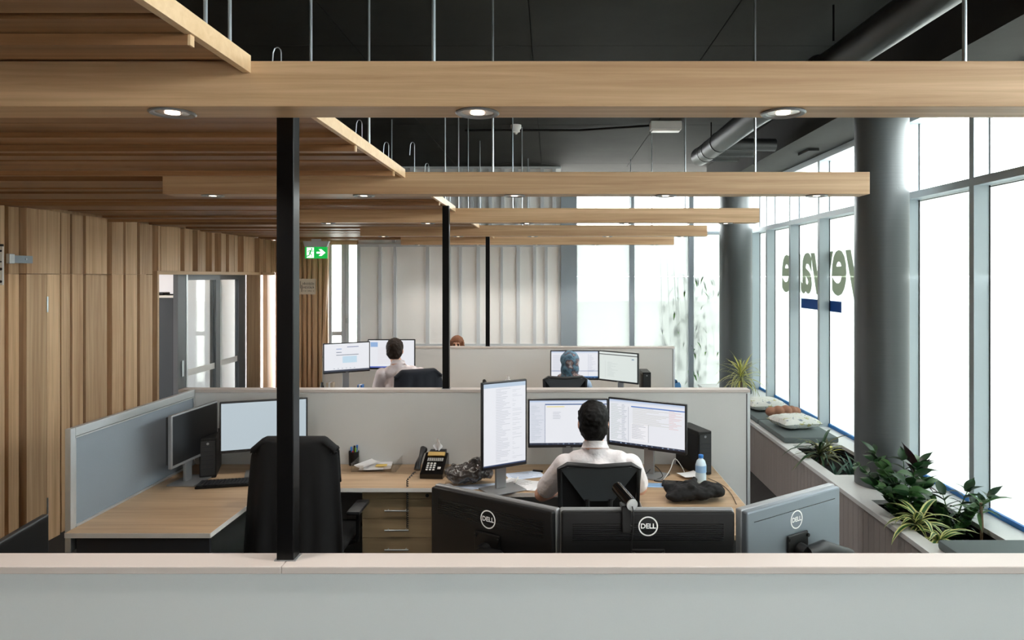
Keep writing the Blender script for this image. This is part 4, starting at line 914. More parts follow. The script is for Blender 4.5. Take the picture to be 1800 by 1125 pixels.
# right side of the man's desk
x, y = OD(1232, 848); t = thing('water_bottle', 'small clear water bottle with a blue cap', 'bottle', (x, y, ZD))
b = MB(); b.lathe([(.030, .0005), (.034, .008), (.034, .05), (.032, .06), (.034, .07), (.034, .115), (.026, .14), (.014, .152), (.014, .16)], (x, y, ZD), 24); b.build('bottle', 'water', t, smooth=True)
b = MB(); b.lathe([(.0346, .068), (.0346, .112)], (x, y, ZD), 24); b.build('label', 'label_blue', t, smooth=True); b = MB(); b.lathe([(.0155, .158), (.0155, .176), (.013, .178), (0, .178)], (x, y, ZD), 20); b.build('cap', 'cap_blue', t, smooth=True)
x, y = OD(1212, 838); sheet('white box lid leaning beside the water bottle', x, y, ZD+.012, .14, .10, 25, curl=.012, cat='paper')
x, y = OD(1150, 853); sheet('light blue printed leaflet right of the chair', x, y, ZD+.001, .15, .09, -4, 'label_blue', lines=3)
x, y = OD(1192, 853); t = thing('tablet_phone', 'black tablet in a rugged case lying by the cloth bag', 'tablet', (x, y, ZD), R(-12)); b = MB(); b.cbox(-.10, .10, -.055, .055, .0005, .014, .006); b.build('case', 'black_plastic', t, False); b = MB(); b.box(-.08, .08, -.043, .043, .0141, .0146); b.build('glass', 'black_gloss', t, False)
x, y = OD(1222, 880); pr_ = [('e', (0, 0, .04), (.16, .10, .042), (0, 0, -.1), 0), ('e', (.10, .01, .045), (.09, .085, .045), (0, 0, 0), 0), ('e', (-.11, -.04, .028), (.07, .05, .03), (0, 0, .3), 0), ('c', (-.15, .02, .05), .018, (.0, .05, .085), .02, 0), ('c', (-.02, -.05, .07), .02, (.02, .06, .09), .024, 0)]
o = blob('cloth_bag', pr_, .006, ['black_cloth'], smooth=3, disp=.014, dscale=14, label='crumpled black cloth bag on the right end of the desk', cat='bag'); o.location = (x, y+.02, ZD+.0005)
def cable(lb, pts, r=.0028, m='cable'):
    P = [Vector(p) for p in pts]; out = []
    for i in range(len(P)-1):
        p0, p1, p2, p3 = P[max(i-1, 0)], P[i], P[i+1], P[min(i+2, len(P)-1)]
        for k in range(8):
            q = k/8; out.append(.5*((2*p1)+(-p0+p2)*q+(2*p0-5*p1+4*p2-p3)*q*q+(-p0+3*p1-3*p2+p3)*q**3))
    out.append(P[-1]); b = MB(); b.tube(out, r, 6); return b.build('cable', m, label=lb, cat='cable', smooth=True)
def on(px, py, dz=.004): x, y = OD(px, py); return (x, y, ZD+dz)
cable('white cable looping up beside the water bottle', [on(1165, 846), on(1178, 842, .06), on(1186, 836, .11), on(1198, 833, .05), on(1205, 836)], m='cable_white')
cable('black tangled cable under the right monitor', [on(1115, 828), on(1135, 838, .02), on(1150, 832, .05), on(1165, 842, .02), on(1150, 846), on(1170, 848)])
cable('thin black cable along the right end of the desk', [on(1245, 842), on(1262, 850, .006), on(1275, 858), (PX(1278, 4.2), 4.1, ZD+.004), (PX(1288, 4.0), 3.92, ZD+.004)], r=.002)
cable('black cable from the phone to the plastic bag', [on(786, 828), on(800, 824), on(815, 818), on(840, 814)], r=.002)
cable('black cable behind the blank monitor', [on(392, 808, .10), on(410, 812, .06), on(430, 810, .07), on(450, 806, .05)], r=.003)
# webcam clipped on the middle monitor
wx, wy, wz = PX(1100, 2.10), 2.085, zt_m
t = thing('webcam', 'silver-ended black webcam clipped on the middle monitor', 'webcam', (wx, wy, wz)); b = MB(); b.cyl((wx-.022, wy+.06, wz+.052), (wx+.012, wy-.035, wz+.032), .0185, n=20); b.build('barrel', 'black_gloss', t, smooth=True)
b = MB(); b.cyl((wx+.0125, wy-.0365, wz+.0317), (wx+.014, wy-.041, wz+.0308), .0175, n=20); b.build('end_cap', 'aluminium', t); b = MB(); b.cbox(wx-.016, wx+.012, wy-.022, wy-.012, wz-.06, wz+.02, .003); b.cbox(wx-.016, wx+.012, wy-.012, wy+.05, wz+.001, wz+.012, .003); b.build('clip', 'black_plastic', t)
cable('webcam cable hanging down the back of the middle monitor', [(wx+.013, wy-.043, wz+.028), (wx+.016, wy-.05, wz), (wx+.014, wy-.03, wz-.08), (wx+.004, wy-.028, wz-.2), (wx-.01, wy-.03, wz-.36)], r=.0022)
# second-row odds and ends
t = thing('sauce_bottle', 'small red-labelled dark bottle at the left end of the second-row desk', 'bottle', (PX(566, 7.3), 7.3, ZD)); b = MB(); b.lathe([(.03, .0005), (.03, .11), (.012, .15), (.012, .18)], (PX(566, 7.3), 7.3, ZD), 18); b.build('bottle', 'black_gloss', t, smooth=True); b = MB(); b.lathe([(.0306, .03), (.0306, .09)], (PX(566, 7.3), 7.3, ZD), 18); b.build('label', 'red_plastic', t, smooth=True)
for i, (px, py, m, lb) in enumerate([(581, 676, 'brown_sign', 'brown cardboard box on the second-row desk'), (634, 680, 'cap_blue', 'small blue box on the second-row desk')]):
    yy = 7.32; xx = PX(px, yy); t = thing('small_box', lb, 'box', (xx, yy, ZD)); h = PZ(py-4, yy)-ZD; box('carton', m, xx-.035+.01*i, xx+.035-.01*i, yy-.04, yy+.04, ZD+.0005, ZD+h, t); box('tape', 'paper', xx-.01, xx+.01, yy-.041, yy+.041, ZD+.001, ZD+h+.0006, t)
# ---------------------------------------------------------------- signs and door closer
ye = 9.2; t = thing('exit_sign', 'green illuminated exit sign with running figure and arrow', 'sign', (PX(556, ye), ye, PZ(455, ye)))
sx = PX(556, ye); zt0 = PZ(434, ye); zb_ = PZ(454.5, ye); hw = (575-536)/2*ye/F
b = MB(); b.prism([(-hw-.02, PZ(424, ye)-zt0), (hw+.03, PZ(424, ye)-zt0), (hw+.0, 0), (-hw, 0)], (sx, ye+.03, zt0), (1, 0, 0), (0, 0, 1), .06); b.build('housing', 'batten_grey', t)
box('ceiling_bracket', 'batten_grey', sx-.06, sx+.06, ye-.02, ye+.02, PZ(424, ye)+.0005, ZR(.5445)+.02, t); box('panel', 'green_sign', sx-hw, sx+hw, ye-.008, ye+.008, zb_, zt0, t); H = zt0-zb_; q = -.0085
def poly(name, pts, m='white_sign'): b = MB(); b.prism(pts, (sx-hw, ye-.0084, zb_), (2*hw, 0, 0), (0, 0, H), .0012); return b.build(name, m, t)
poly('figure_field', [(.08, .06), (.40, .06), (.40, .95), (.08, .95)])
b = MB(); b.T = Matrix.Translation((sx-hw, ye-.0098, zb_)) 
def lim(pts, r): b.tube([(p[0]*2*hw, 0, p[1]*H) for p in pts], r*H, 8)
b.ball((.30*2*hw, 0, .82*H), (.075*H, .003, .075*H), 12, 8); lim([(.27, .72), (.22, .45)], .07); lim([(.27, .70), (.36, .62), (.39, .68)], .035); lim([(.25, .68), (.16, .66), (.13, .52)], .035); lim([(.22, .45), (.30, .34), (.29, .14)], .045); lim([(.22, .45), (.18, .26), (.08, .2)], .045); b.build('running_figure', 'green_sign', t)
poly('arrow', [(.52, .43), (.72, .43), (.62, .22), (.74, .22), (.92, .5), (.74, .8), (.62, .8), (.72, .58), (.52, .58)])
ys_ = YB-.052; t = thing('wall_sign', 'beige sign with brushed dark lettering on the far timber wall', 'sign', (PX(540, ys_), ys_, PZ(517.5, ys_)))
box('board', 'brown_sign', PX(525.5, ys_), PX(555, ys_), ys_-.012, ys_-.0005, PZ(517.5, ys_), PZ(490, ys_), t)
b = MB(); rr = random.Random(5)
for (a, z0, z1) in [(528, 494, 507), (530.5, 501, 513)]: b.box(PX(a, ys_), PX(a+1, ys_), ys_-.0135, ys_-.0125, PZ(z1, ys_), PZ(z0, ys_))
for row, (z0, z1) in enumerate([(496, 501.5), (502.5, 508), (510.5, 512.5)]):
    a = 533 if row < 2 else 534
    while a < 552:
        w = rr.uniform(.9, 1.6); b.box(PX(a, ys_), PX(a+w*.55, ys_), ys_-.0135, ys_-.0125, PZ(z1-rr.random(), ys_), PZ(z0+rr.random(), ys_)); 
        if rr.random() > .4: b.box(PX(a, ys_), PX(a+w*1.4, ys_), ys_-.0135, ys_-.0125, PZ((z0+z1)/2+.5, ys_), PZ((z0+z1)/2-.3, ys_))
        a += w+1.3
b.build('lettering', 'charcoal', t)
yw = ly(20); t = thing('door_closer', 'grey metal door closer arm on the timber wall', 'door closer', (XL+.03, yw, 2.05)); zc = PZ(455, yw)
box('arm', 'post_grey', XL+.021, XL+.036, ly(12), ly(49), zc-.03, zc+.025, t); box('bracket', 'aluminium', XL+.021, XL+.05, ly(5), ly(14), zc-.035, zc+.035, t, bev=.004); b = MB(); b.cyl((XL+.036, ly(37), zc), (XL+.041, ly(37), zc), .008, n=12); b.build('screw', 'zinc', t)
ysn = 4.55; t = thing('projecting_sign', 'white sign edge with small dark symbols at the left border', 'sign', (PX(-8, ysn), ysn, PZ(501, ysn))); box('board', 'white_laminate', XL+.02, PX(4.5, ysn), ysn, ysn+.01, PZ(501, ysn), PZ(433, ysn), t); box('top_cap', 'charcoal', XL+.02, PX(4, ysn), ysn-.002, ysn+.012, PZ(433, ysn), PZ(429, ysn), t)
b = MB()
for pz, s in ((441, 2), (460, 1.6), (473, 2.6), (495, 2.4)): b.cyl((PX(1.5, ysn), ysn-.0012, PZ(pz, ysn)), (PX(1.5, ysn), ysn-.0002, PZ(pz, ysn)), s*ysn/F, n=10)
b.build('symbols', 'charcoal', t)
def scarf_mat():
    m, nt, b = nodes('scarf'); tc = nt.nodes.new('ShaderNodeTexCoord'); v = nt.nodes.new('ShaderNodeTexVoronoi'); v.inputs['Scale'].default_value = 26; n = nt.nodes.new('ShaderNodeTexNoise'); n.inputs['Scale'].default_value = 11; n.inputs['Detail'].default_value = 3
    for q in (v, n): nt.links.new(tc.outputs['Object'], q.inputs['Vector'])
    cr = nt.nodes.new('ShaderNodeValToRGB'); e = cr.color_ramp.elements; e[0].position = .36; e[0].color = srgb(44, 74, 92); e[1].position = .7; e[1].color = srgb(196, 206, 218)
    for p_, c in ((.46, (92, 126, 146)), (.54, (66, 62, 76)), (.6, (150, 122, 116))): x_ = e.new(p_); x_.color = srgb(*c)
    nt.links.new(n.outputs['Fac'], cr.inputs['Fac']); nt.links.new(cr.outputs['Color'], b.inputs['Base Color']); b.inputs['Roughness'].default_value = .7; MATS['scarf'] = m
scarf_mat(); M('scarf_light', (150, 168, 192), .8, noise=.4, nscale=26)
# ================================================================ people
def hand(pr, wrist, d, side, m, curl=.5):
    """palm and five fingers; d = pointing direction, side = +1 right hand"""
    d = Vector(d).normalized(); w = Vector(wrist); upv = Vector((0, 0, 1)); lat = d.cross(upv).normalized()   # towards the body's right
    palm = w+d*.05
    pr.append(('c', tuple(w), .026, tuple(w+d*.03), .028, m)); pr.append(('e', tuple(palm+d*.005), (.038, .045, .016), (0, 0, math.atan2(-d.x, d.y)), m))
    for k, L in enumerate((.068, .078, .074, .058)):
        o = palm+d*.04+lat*(-.027+.018*k)*(1 if side > 0 else -1); k1 = o+d*L*.5+Vector((0, 0, .004)); k2 = k1+d*L*.38-Vector((0, 0, L*curl))
        pr.append(('c', tuple(o), .0088, tuple(k1), .008, m)); pr.append(('c', tuple(k1), .008, tuple(k2), .0068, m))
    th = w+d*.03-lat*.03*(1 if side > 0 else -1); t1 = th+d*.03-lat*.022*(1 if side > 0 else -1)-Vector((0, 0, .006)); t2 = t1+d*.028-Vector((0, 0, .008))
    pr.append(('c', tuple(th), .012, tuple(t1), .0095, m)); pr.append(('c', tuple(t1), .0095, tuple(t2), .0078, m))
def head_prims(hc, tilt, m, female=False):
    """hc = head centre; +y is the face"""
    c = Vector(hc); s = .95 if female else 1.0
    P = [('e', tuple(c+Vector((0, -.008, .022))*s), (.075*s, .096*s, .092*s), (0, 0, 0), m), ('e', tuple(c+Vector((0, .022, -.035))*s), (.060*s, .074*s, .085*s), (0, 0, 0), m), ('e', tuple(c+Vector((0, .065, -.09))*s), (.032*s, .028*s, .026*s), (0, 0, 0), m)]
    P += [('c', tuple(c+Vector((0, .094, .005))*s), .008, tuple(c+Vector((0, .112, -.03))*s), .012, m)]
    P += [('e', tuple(c+Vector((sx*.076, -.005, -.012))*s), (.010, .020, .032), (0, 0, sx*-.35), m) for sx in (-1, 1)]
    P += [('e', tuple(c+Vector((sx*.031, .084, .006))*s), (.013, .010, .009), (0, 0, 0), 5) for sx in (-1, 1)]
    P += [('c', tuple(c+Vector((sx*.018, .093, .024))*s), .006, tuple(c+Vector((sx*.045, .082, .026))*s), .005, 4) for sx in (-1, 1)]
    P += [('c', tuple(c+Vector((-.02, .092, -.06))*s), .006, tuple(c+Vector((.02, .092, -.06))*s), .006, 6)]
    return P
def person(lb, x, y, rz, shirt, hairm, head, neck, sh, elbows, wrists, handdir=((.1, 1, -.1), (-.1, 1, -.1)), sw=.185, female=False, hair='short', sleeve=.75, lean=0, pel=(0, 0, .575)):
    """seated figure facing local +y, pelvis over the origin; joints given in local metres"""
    t = thing('person', lb, 'person', (x, y, 0), R(rz))
    mats = ['skin', shirt, 'trousers', 'shoe', hairm, 'eye_dark', 'lip']; k = .93 if female else 1.0
    P = head_prims(head, 0, 0, female); H = Vector(head); N = Vector(neck); S = Vector(sh); Pl = Vector(pel)
    P.append(('c', tuple(H+Vector((0, -.012, -.07))), .052*k, tuple(N+Vector((0, -.005, -.02))), .058*k, 0))
    ch = S*.62+Pl*.38; wa = S*.3+Pl*.7
    P += [('e', tuple(ch+Vector((0, 0, .03))), (.172*k, .118*k, .19), (0, 0, 0), 1), ('e', tuple(wa), (.152*k, .115*k, .17), (0, 0, 0), 1), ('e', tuple(Pl), (.178*k, .145*k, .11), (0, 0, 0), 2)]
    P += [('c', (S.x-.11*k, S.y, S.z+.0), .068*k, (S.x+.11*k, S.y, S.z), .068*k, 1), ('c', (N.x, N.y-.012, N.z-.05), .055*k, (S.x, S.y-.012, S.z-.02), .09*k, 1)]
    P += [('c', (N.x-.04, N.y-.01, N.z-.04), .045*k, (S.x-.13*k, S.y, S.z+.005), .05*k, 1), ('c', (N.x+.04, N.y-.01, N.z-.04), .045*k, (S.x+.13*k, S.y, S.z+.005), .05*k, 1)]
    P += [('c', (N.x, N.y-.008, N.z-.02), .06*k, (N.x, N.y-.006, N.z-.03), .066*k, 1)]      # collar
    for i, sx in enumerate((-1, 1)):
        sp = Vector((S.x+sx*sw, S.y, S.z-.015)); e = Vector(elbows[i]); w = Vector(wrists[i]); cut = sp.lerp(e, sleeve)
        P.append(('c', tuple(sp), .064*k, tuple(cut), .061*k, 1)); P.append(('c', tuple(cut), .045*k, tuple(e), .042*k, 0 if sleeve < .98 else 1))
        if sleeve > 1.2: P.append(('c', tuple(e), .052*k, tuple(e.lerp(w, .9)), .042*k, 1))
        P.append(('c', tuple(e), .043*k, tuple(e.lerp(w, .4)), .041*k, 0)); P.append(('c', tuple(e.lerp(w, .4)), .041*k, tuple(w), .027*k, 0)); hand(P, w, handdir[i], sx, 0)
        hp = Pl+Vector((sx*.095, .02, -.02)); kn = Vector((sx*.13, .42, .53)); an = Vector((sx*.13, .40, .10))
        P.append(('c', tuple(hp), .092*k, tuple(kn), .062*k, 2)); P.append(('c', tuple(kn), .060*k, tuple(kn.lerp(an, .4)), .056*k, 2)); P.append(('c', tuple(kn.lerp(an, .4)), .056*k, tuple(an), .042*k, 2))
        P.append(('c', (an.x, an.y-.03, .042), .038, (an.x+sx*.02, an.y+.13, .034), .032, 3))
    blob('body', P, .0075, mats, t, False, smooth=3)
    if not female:
        b = MB(); b.grid(lambda u, v: (N.x+(.066+.012*v*v)*math.sin(6.283*u), N.y-.004+(.068+.012*v*v)*math.cos(6.283*u), N.z+.034-.020*math.cos(6.283*u)-.036*v), 28, 5); b.build('collar', shirt, t, False, smooth=True)
    if hair == 'short':
        hp = [('e', tuple(H+Vector((0, -.016, .035))), (.087, .103, .092), (0, 0, 0), 0), ('e', tuple(H+Vector((0, -.045, -.015))), (.081, .066, .078), (0, 0, 0), 0), ('c', tuple(H+Vector((-.03, -.062, -.055))), .032, tuple(H+Vector((.03, -.062, -.055))), .032, 0)]
        blob('hair', hp, .006, [hairm], t, False, smooth=2, disp=.0045, dscale=48)
    elif hair == 'long':
        hp = [('e', tuple(H+Vector((0, -.02, .034))), (.088, .102, .092), (0, 0, 0), 0), ('e', tuple(H+Vector((0, -.06, -.05))), (.088, .055, .12), (0, 0, 0), 0)]
        for sx in (-1, 1): hp += [('c', tuple(H+Vector((sx*.07, .02, .045))), .026, tuple(H+Vector((sx*.085, .0, -.12))), .03, 0), ('c', tuple(H+Vector((sx*.085, .0, -.12))), .03, tuple(H+Vector((sx*.075, -.03, -.2))), .02, 0)]
        blob('hair', hp, .006, [hairm], t, False, smooth=2, disp=.005, dscale=50)
    return t
# man in white (nearest)
person('black-haired man in a white shirt seated at the nearest desk', .25, 3.83, 0, 'shirt_white', 'hair_black', (-.014, -.05, 1.222), (-.005, -.055, 1.085), (.01, -.065, 1.005), [(-.30, .03, .80), (.27, .14, .80)], [(-.20, .27, .755), (.17, .33, .765)], sw=.18)
# man in pinkish white (second row, left)
person('man with brown hair in a pinkish white shirt at the second-row desk', -1.50, 6.95, 8, 'shirt_pink', 'hair_brown', (-.085, .0, 1.282), (-.05, -.02, 1.14), (-.02, -.03, 1.06), [(-.27, .06, .85), (.25, .12, .82)], [(-.16, .30, .765), (.14, .32, .765)], sw=.19)
# woman in headscarf
tw = person('woman in a blue patterned headscarf at the second-row desk', .17, 6.92, 0, 'scarf_light', 'hair_black', (.025, .02, 1.150), (.02, .0, 1.03), (.02, -.01, .95), [(-.24, .08, .76), (.24, .10, .76)], [(-.15, .30, .765), (.15, .30, .765)], female=True, hair='none', sleeve=1.3, sw=.165)
H = Vector((.025, .02, 1.150)); blob('headscarf', [('e', tuple(H+Vector((0, -.02, .03))), (.098, .112, .100), (0, 0, 0), 0), ('e', tuple(H+Vector((0, -.03, -.05))), (.098, .098, .10), (0, 0, 0), 0), ('c', tuple(H+Vector((0, -.03, -.11))), .085, tuple(H+Vector((0, -.03, -.19))), .12, 0), ('e', tuple(H+Vector((.04, -.07, -.19))), (.13, .07, .10), (.2, .3, 0), 0), ('e', tuple(H+Vector((-.03, .04, -.17))), (.11, .09, .07), (0, 0, 0), 0)], .008, ['scarf'], tw, False, smooth=4, disp=.006, dscale=12)
# woman behind the farthest partition
person('red-haired woman behind the farthest partition, only the top of her head showing', -1.225, D(8.65)+.90, 180, 'navy_cloth', 'hair_red', (0, .02, 1.135), (0, 0, 1.01), (0, -.01, .935), [(-.24, .08, .76), (.24, .10, .76)], [(-.15, .28, .77), (.15, .28, .77)], female=True, hair='long', sw=.165)
# ================================================================ plants
def leaf_mesh(name, L, W, droop, mats, fold=.25, n=7, tip=1.0, base=.25, stripe=False, wave=0):
    """one curved leaf along +y, drooping towards -z; optional pale margins"""
    cols = 4; vs = []; fs = []; mi = []
    for j in range(n+1):
        t = j/n; wv = W*(base+(1-base)*math.sin(math.pi*min(1, t*1.05+.08))**.8) if tip else W*(1-t*.3)
        wv *= (1-t**6*.98); a = droop*t; yy = L*(math.sin(a)/droop if abs(droop) > 1e-3 else t); zz = -L*((1-math.cos(a))/droop if abs(droop) > 1e-3 else 0)
        for c in range(cols+1): s = (c/cols-.5)*2; vs.append((s*wv/2, yy, zz+abs(s)*wv*fold+wave*math.sin(9*t+c)*W))
    for j in range(n):
        for c in range(cols): fs.append((j*(cols+1)+c, j*(cols+1)+c+1, (j+1)*(cols+1)+c+1, (j+1)*(cols+1)+c)); mi.append(1 if (stripe and c in (0, cols-1)) else 0)
    me = bpy.data.meshes.new(name); me.from_pydata(vs, [], fs)
    for m in mats: me.materials.append(MATS[m])
    if len(mats) > 1: me.polygons.foreach_set('material_index', mi)
    me.polygons.foreach_set('use_smooth', [True]*len(fs)); me.update(); return me
def leafT(o, az, el, s=1, roll=0): return Matrix.Translation(o) @ Matrix.Rotation(az, 4, 'Z') @ Matrix.Rotation(el, 4, 'X') @ Matrix.Rotation(roll, 4, 'Y') @ Matrix.Scale(s, 4)
def rosette(lb, loc, meshes, n, el, rnd, stem=None, h=0, size=(.7, 1.1), spread=.01, cat='plant', group=None, levels=1):
    t = thing('plant', lb, cat, loc)
    if stem: b = MB(); b.tube([(0, 0, 0), (.006, .004, h*.5), (0, 0, h)], [.014, .011, .009], 8); b.build('stem', stem, t, False, smooth=True)
    for k in range(n):
        q = k/n; az = k*2.39996+rnd.random()*.3; e = el[0]+(el[1]-el[0])*q+rnd.uniform(-.12, .12); zz = h*(.75+.25*q) if stem else h*q
        share('leaf', rnd.choice(meshes), t, leafT((spread*math.cos(az), spread*math.sin(az), zz), az, e, rnd.uniform(*size), rnd.uniform(-.3, .3)))
    return t
rp = random.Random(21); zso = ZB-.13
# --- near planter
lf = [leaf_mesh('leaf', .115, .056, .5, ['leaf_dark'], .10, base=.2), leaf_mesh('leaf', .105, .05, .9, ['leaf_mid'], .10, base=.2)]
def zz_plant(lb, loc, stems):
    t = thing('zz_plant', lb, 'plant', loc)
    for (az, lean, L) in stems:
        pts = [(math.cos(az)*lean*L*(q**1.6), math.sin(az)*lean*L*(q**1.6), L*q*(1-.25*lean*q)) for q in [i/8 for i in range(9)]]
        b = MB(); b.tube(pts, [.009-.0008*i for i in range(9)], 8); st = b.build('stem', 'leaf_mid', t, False, smooth=True)
        for i in range(1, 9):
            for sd in (-1, 1):
                d = Vector(pts[min(i+1, 8)])-Vector(pts[i-1]); a2 = math.atan2(d.y, d.x)-math.pi/2 if Vector((d.x, d.y)).length > .01 else az
                share('leaflet', rp.choice(lf), st, leafT(pts[i], az-math.pi/2+sd*1.15+rp.uniform(-.2, .2), .55+rp.uniform(-.25, .25), rp.uniform(.85, 1.25), sd*.5))
        share('leaflet', lf[0], st, leafT(pts[8], az-math.pi/2, .9, 1.1))
    return t
def bench(px, py, z=ZB): y = (EYE-z)*F/(py-VY); return PX(px, y), y
zz_plant('tall glossy green plant with paired leaflets in the near planter', (2.29, 4.38, zso), [(2.9, .6, .48), (2.3, .4, .52), (1.3, .25, .46), (3.6, .7, .42), (4.3, .5, .42), (.2, .2, .46), (5.2, .3, .38), (3.1, .25, .44), (3.3, .4, .52), (4.7, .2, .46)])
zz_plant('smaller glossy green plant on the right of the near planter', (2.46, 4.18, zso), [(.6, .55, .34), (1.4, .5, .30), (5.4, .4, .26), (2.5, .4, .25), (.1, .7, .34)])
bl = [leaf_mesh('leaf', .27, .078, .5, ['leaf_burgundy'], .2, base=.3), leaf_mesh('leaf', .22, .045, 1.1, ['leaf_burgundy'], .2, base=.3)]
t = thing('cordyline', 'dark burgundy broad-leaved plant behind the green one', 'plant', (2.40, 4.50, zso)); b = MB(); b.tube([(0, 0, 0), (0, 0, .2), (.01, 0, .34)], [.011, .01, .008], 8); b.build('stem', 'bark', t, False, smooth=True)
for az, e, s, zz in ((2.0, 1.35, 1.05, .32), (1.2, 1.2, .7, .32), (-.9, .75, 1.0, .28), (-1.4, .35, .8, .3), (2.8, .5, .8, .26), (.4, .55, .8, .3), (-2.3, .3, .8, .27), (3.6, .2, .7, .3)): share('leaf', bl[0 if e > .6 else 1], t, leafT((0, 0, zz), az, e, s))
vl = [leaf_mesh('leaf', .25, .036, 1.5, ['leaf_mid', 'leaf_cream'], .2, stripe=True, base=.5), leaf_mesh('leaf', .22, .034, 2.1, ['leaf_mid', 'leaf_cream'], .2, stripe=True, base=.5)]
rosette('cream-striped arching plant at the front of the near planter', (2.215, 4.12, zso+.0), vl, 26, (.25, 1.3), rp, stem='leaf_mid', h=.17, size=(.7, 1.1))
rosette('second cream-striped plant touching the grey seat pad', (2.25, 3.95, zso+.0), vl, 24, (.1, 1.2), rp, stem='leaf_mid', h=.12, size=(.6, 1.0))
sl_ = [leaf_mesh('leaf', .2, .022, 1.3, ['leaf_mid'], .15, base=.5)]
t = rosette('thin bare-stemmed plant with a tuft of narrow leaves', (2.56, 4.06, zso), sl_, 9, (.2, 1.0), rp, stem='bark', h=.30, size=(.6, 1.1))
# --- second planter
gl = [leaf_mesh('leaf', .30, .024, 1.2, ['leaf_olive'], .2, base=.55), leaf_mesh('leaf', .34, .022, 1.7, ['leaf_dark'], .2, base=.55), leaf_mesh('leaf', .26, .03, .9, ['leaf_yellow'], .2, base=.5)]
x, y = bench(1440, 812); rosette('spiky olive-leaved plant in the second planter', (2.27, 5.75, zso), gl[:2], 34, (.1, 1.35), rp, stem='bark', h=.16, size=(.7, 1.2))
rosette('yellowish strap-leaved plant in the second planter', (2.42, 5.95, zso), [gl[2], gl[0]], 14, (.2, 1.0), rp, stem='bark', h=.12, size=(.6, 1.0))
al = [leaf_mesh('leaf', .20, .034, .5, ['leaf_teal'], .22, base=.5), leaf_mesh('leaf', .18, .03, .3, ['leaf_teal'], .22, base=.5)]
rosette('blue-green pointed succulent beside the column', (2.39, 5.42, zso), al, 22, (.35, 1.4), rp, h=.06, size=(.7, 1.15))
rosette('low blue-green succulent at the front of the second planter', (2.25, 5.40, zso), al, 18, (.3, 1.4), rp, h=.05, size=(.6, .95))
# --- potted dragon tree at the far end
dlf = [leaf_mesh('leaf', .40, .020, 1.5, ['leaf_olive', 'leaf_cream'], .15, stripe=True, base=.6), leaf_mesh('leaf', .36, .02, .7, ['leaf_yellow'], .15, base=.6), leaf_mesh('leaf', .42, .018, 1.9, ['leaf_olive', 'leaf_cream'], .15, stripe=True, base=.6)]
pt = (PX(1303, 8.1), 8.1, ZB)
t = rosette('potted spiky dragon tree with yellow and striped leaves at the end of the bench', pt, dlf, 70, (-.15, 1.45), rp, stem='bark', h=.36, size=(.6, 1.05))
b = MB(); b.lathe([(.085, .0005), (.11, .16), (.115, .17), (.10, .17), (.095, .14), (0, .14)], (0, 0, 0), 24); b.build('pot', 'dark_plastic', t, False, smooth=True)
# --- bamboo outside the end windows
bb = [leaf_mesh('leaf', .16, .026, .5, ['bamboo_leaf'], .1, base=.3), leaf_mesh('leaf', .13, .022, .9, ['bamboo_leaf'], .1, base=.3)]
for i, (px, lb) in enumerate([(1176, 'bamboo outside the middle end window'), (1206, 'bamboo close behind the end window mullion'), (1240, 'bamboo outside the end window beside the far column')]):
    yb2 = YB+.085; t = thing('bamboo', lb, 'plant', (PX(px, yb2), yb2, -.13))
    for s in range(3):
        x0 = .12*(s-1); b = MB(); b.tube([(x0, .05*s, 0), (x0+.03, .05*s+.01, 1.2), (x0-.02*s, .05*s+.01, 2.45-.3*i)], [.011, .009, .004], 8); b.build('cane', 'bamboo_stem', t, False, smooth=True)
    for k in range(80 if i else 34):
        z = rp.uniform(.5, 2.25-.25*(i == 0)); az = rp.uniform(-math.pi, math.pi); share('leaf', rp.choice(bb), t, leafT((rp.uniform(-.24, .24), rp.uniform(-.02, .03), z), az, rp.uniform(-1.3, -.2), rp.uniform(.6, 1.2)))
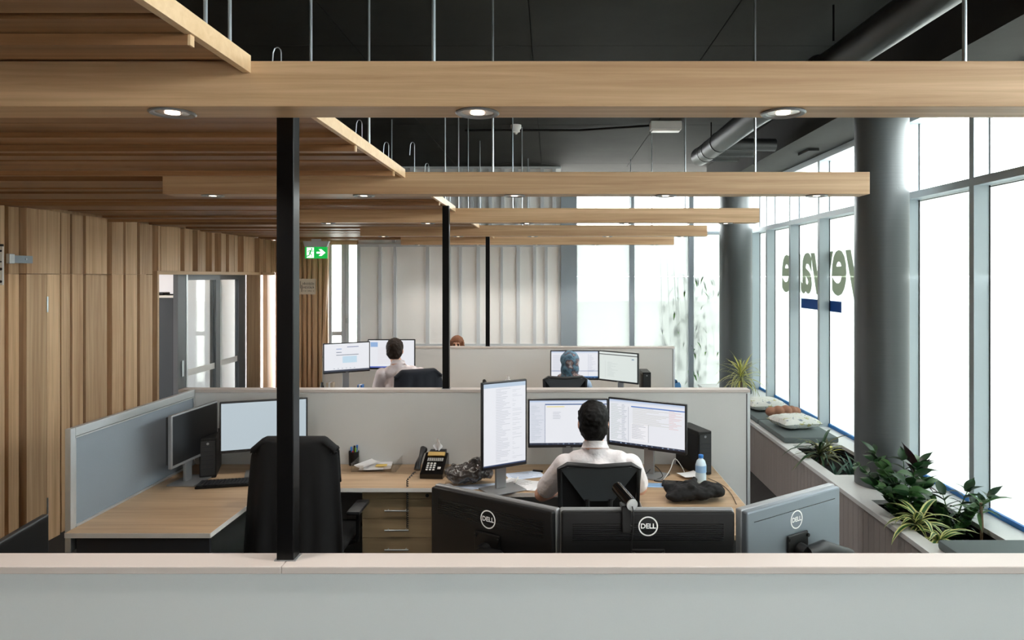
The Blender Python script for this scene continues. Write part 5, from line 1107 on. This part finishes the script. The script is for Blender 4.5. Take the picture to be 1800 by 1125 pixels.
# ================================================================ pads and pillows on the bench
def pad(lb, x0, x1, y0, y1): return box('seat_pad', 'pad_grey', x0, x1, y0, y1, ZB+.0005, ZB+.055, bev=.016, label=lb, cat='cushion', smooth=True)
pad('grey seat pad at the bottom right corner', 2.15, 2.70, 2.95, 3.80)
pad('grey seat pad under the nearer patterned pillow', 2.12, 2.62, 6.20, 6.98); pad('grey seat pad under the farther patterned pillow', 2.12, 2.62, 7.0, 7.75)
def pillow(lb, x, y, z, w, d, h, rz, m, tilt=0):
    def fn(u, v):
        s, t_ = 2*u-1, 2*v-1; return s, t_
    b = MB(); b.T = Matrix.Translation((x, y, z)) @ Matrix.Rotation(R(rz), 4, 'Z') @ Matrix.Rotation(R(tilt), 4, 'X'); N = 16
    def srf(sg):
        def f(u, v):
            s, q = 2*u-1, 2*v-1; e = max(0, (1-s**4)*(1-q**4))**.55; pinch = 1-.07*(1-abs(s)**2)*abs(q)**6-.0; return (s*w/2*(1-.06*(1-q*q)*abs(s)**3), q*d/2*(1-.06*(1-s*s)*abs(q)**3), h/2+sg*h/2*e+.004*math.sin(11*s+5*q)*e)
        return f
    b.grid(srf(1), N, N); b.grid(lambda u, v: srf(-1)(1-u, v), N, N); return b.build('pillow', m, label=lb, cat='pillow', smooth=True)
zpd = ZB+.062
pillow('white patterned pillow on the nearer seat pad', 2.36, 6.62, zpd, .40, .36, .11, 12, 'pillow_white'); pillow('white patterned pillow farther along the bench', 2.34, 7.50, zpd, .40, .36, .12, 5, 'pillow_white')
cr_ = [('e', (-.13, .0, .055), (.06, .055, .05), (0, 0, .3), 0), ('e', (-.06, -.02, .06), (.055, .07, .058), (0, 0, .1), 0), ('e', (.02, -.025, .062), (.055, .075, .06), (0, 0, 0), 0), ('e', (.09, -.015, .058), (.05, .066, .055), (0, 0, -.15), 0), ('e', (.15, .01, .05), (.05, .05, .045), (0, 0, -.4), 0)]
o = blob('croissant_cushion', cr_, .008, ['pillow_orange'], smooth=1, label='orange-brown croissant-shaped cushion between the pillows', cat='cushion'); o.location = (2.42, 7.07, zpd+.002); o.rotation_euler = (0, 0, R(8))
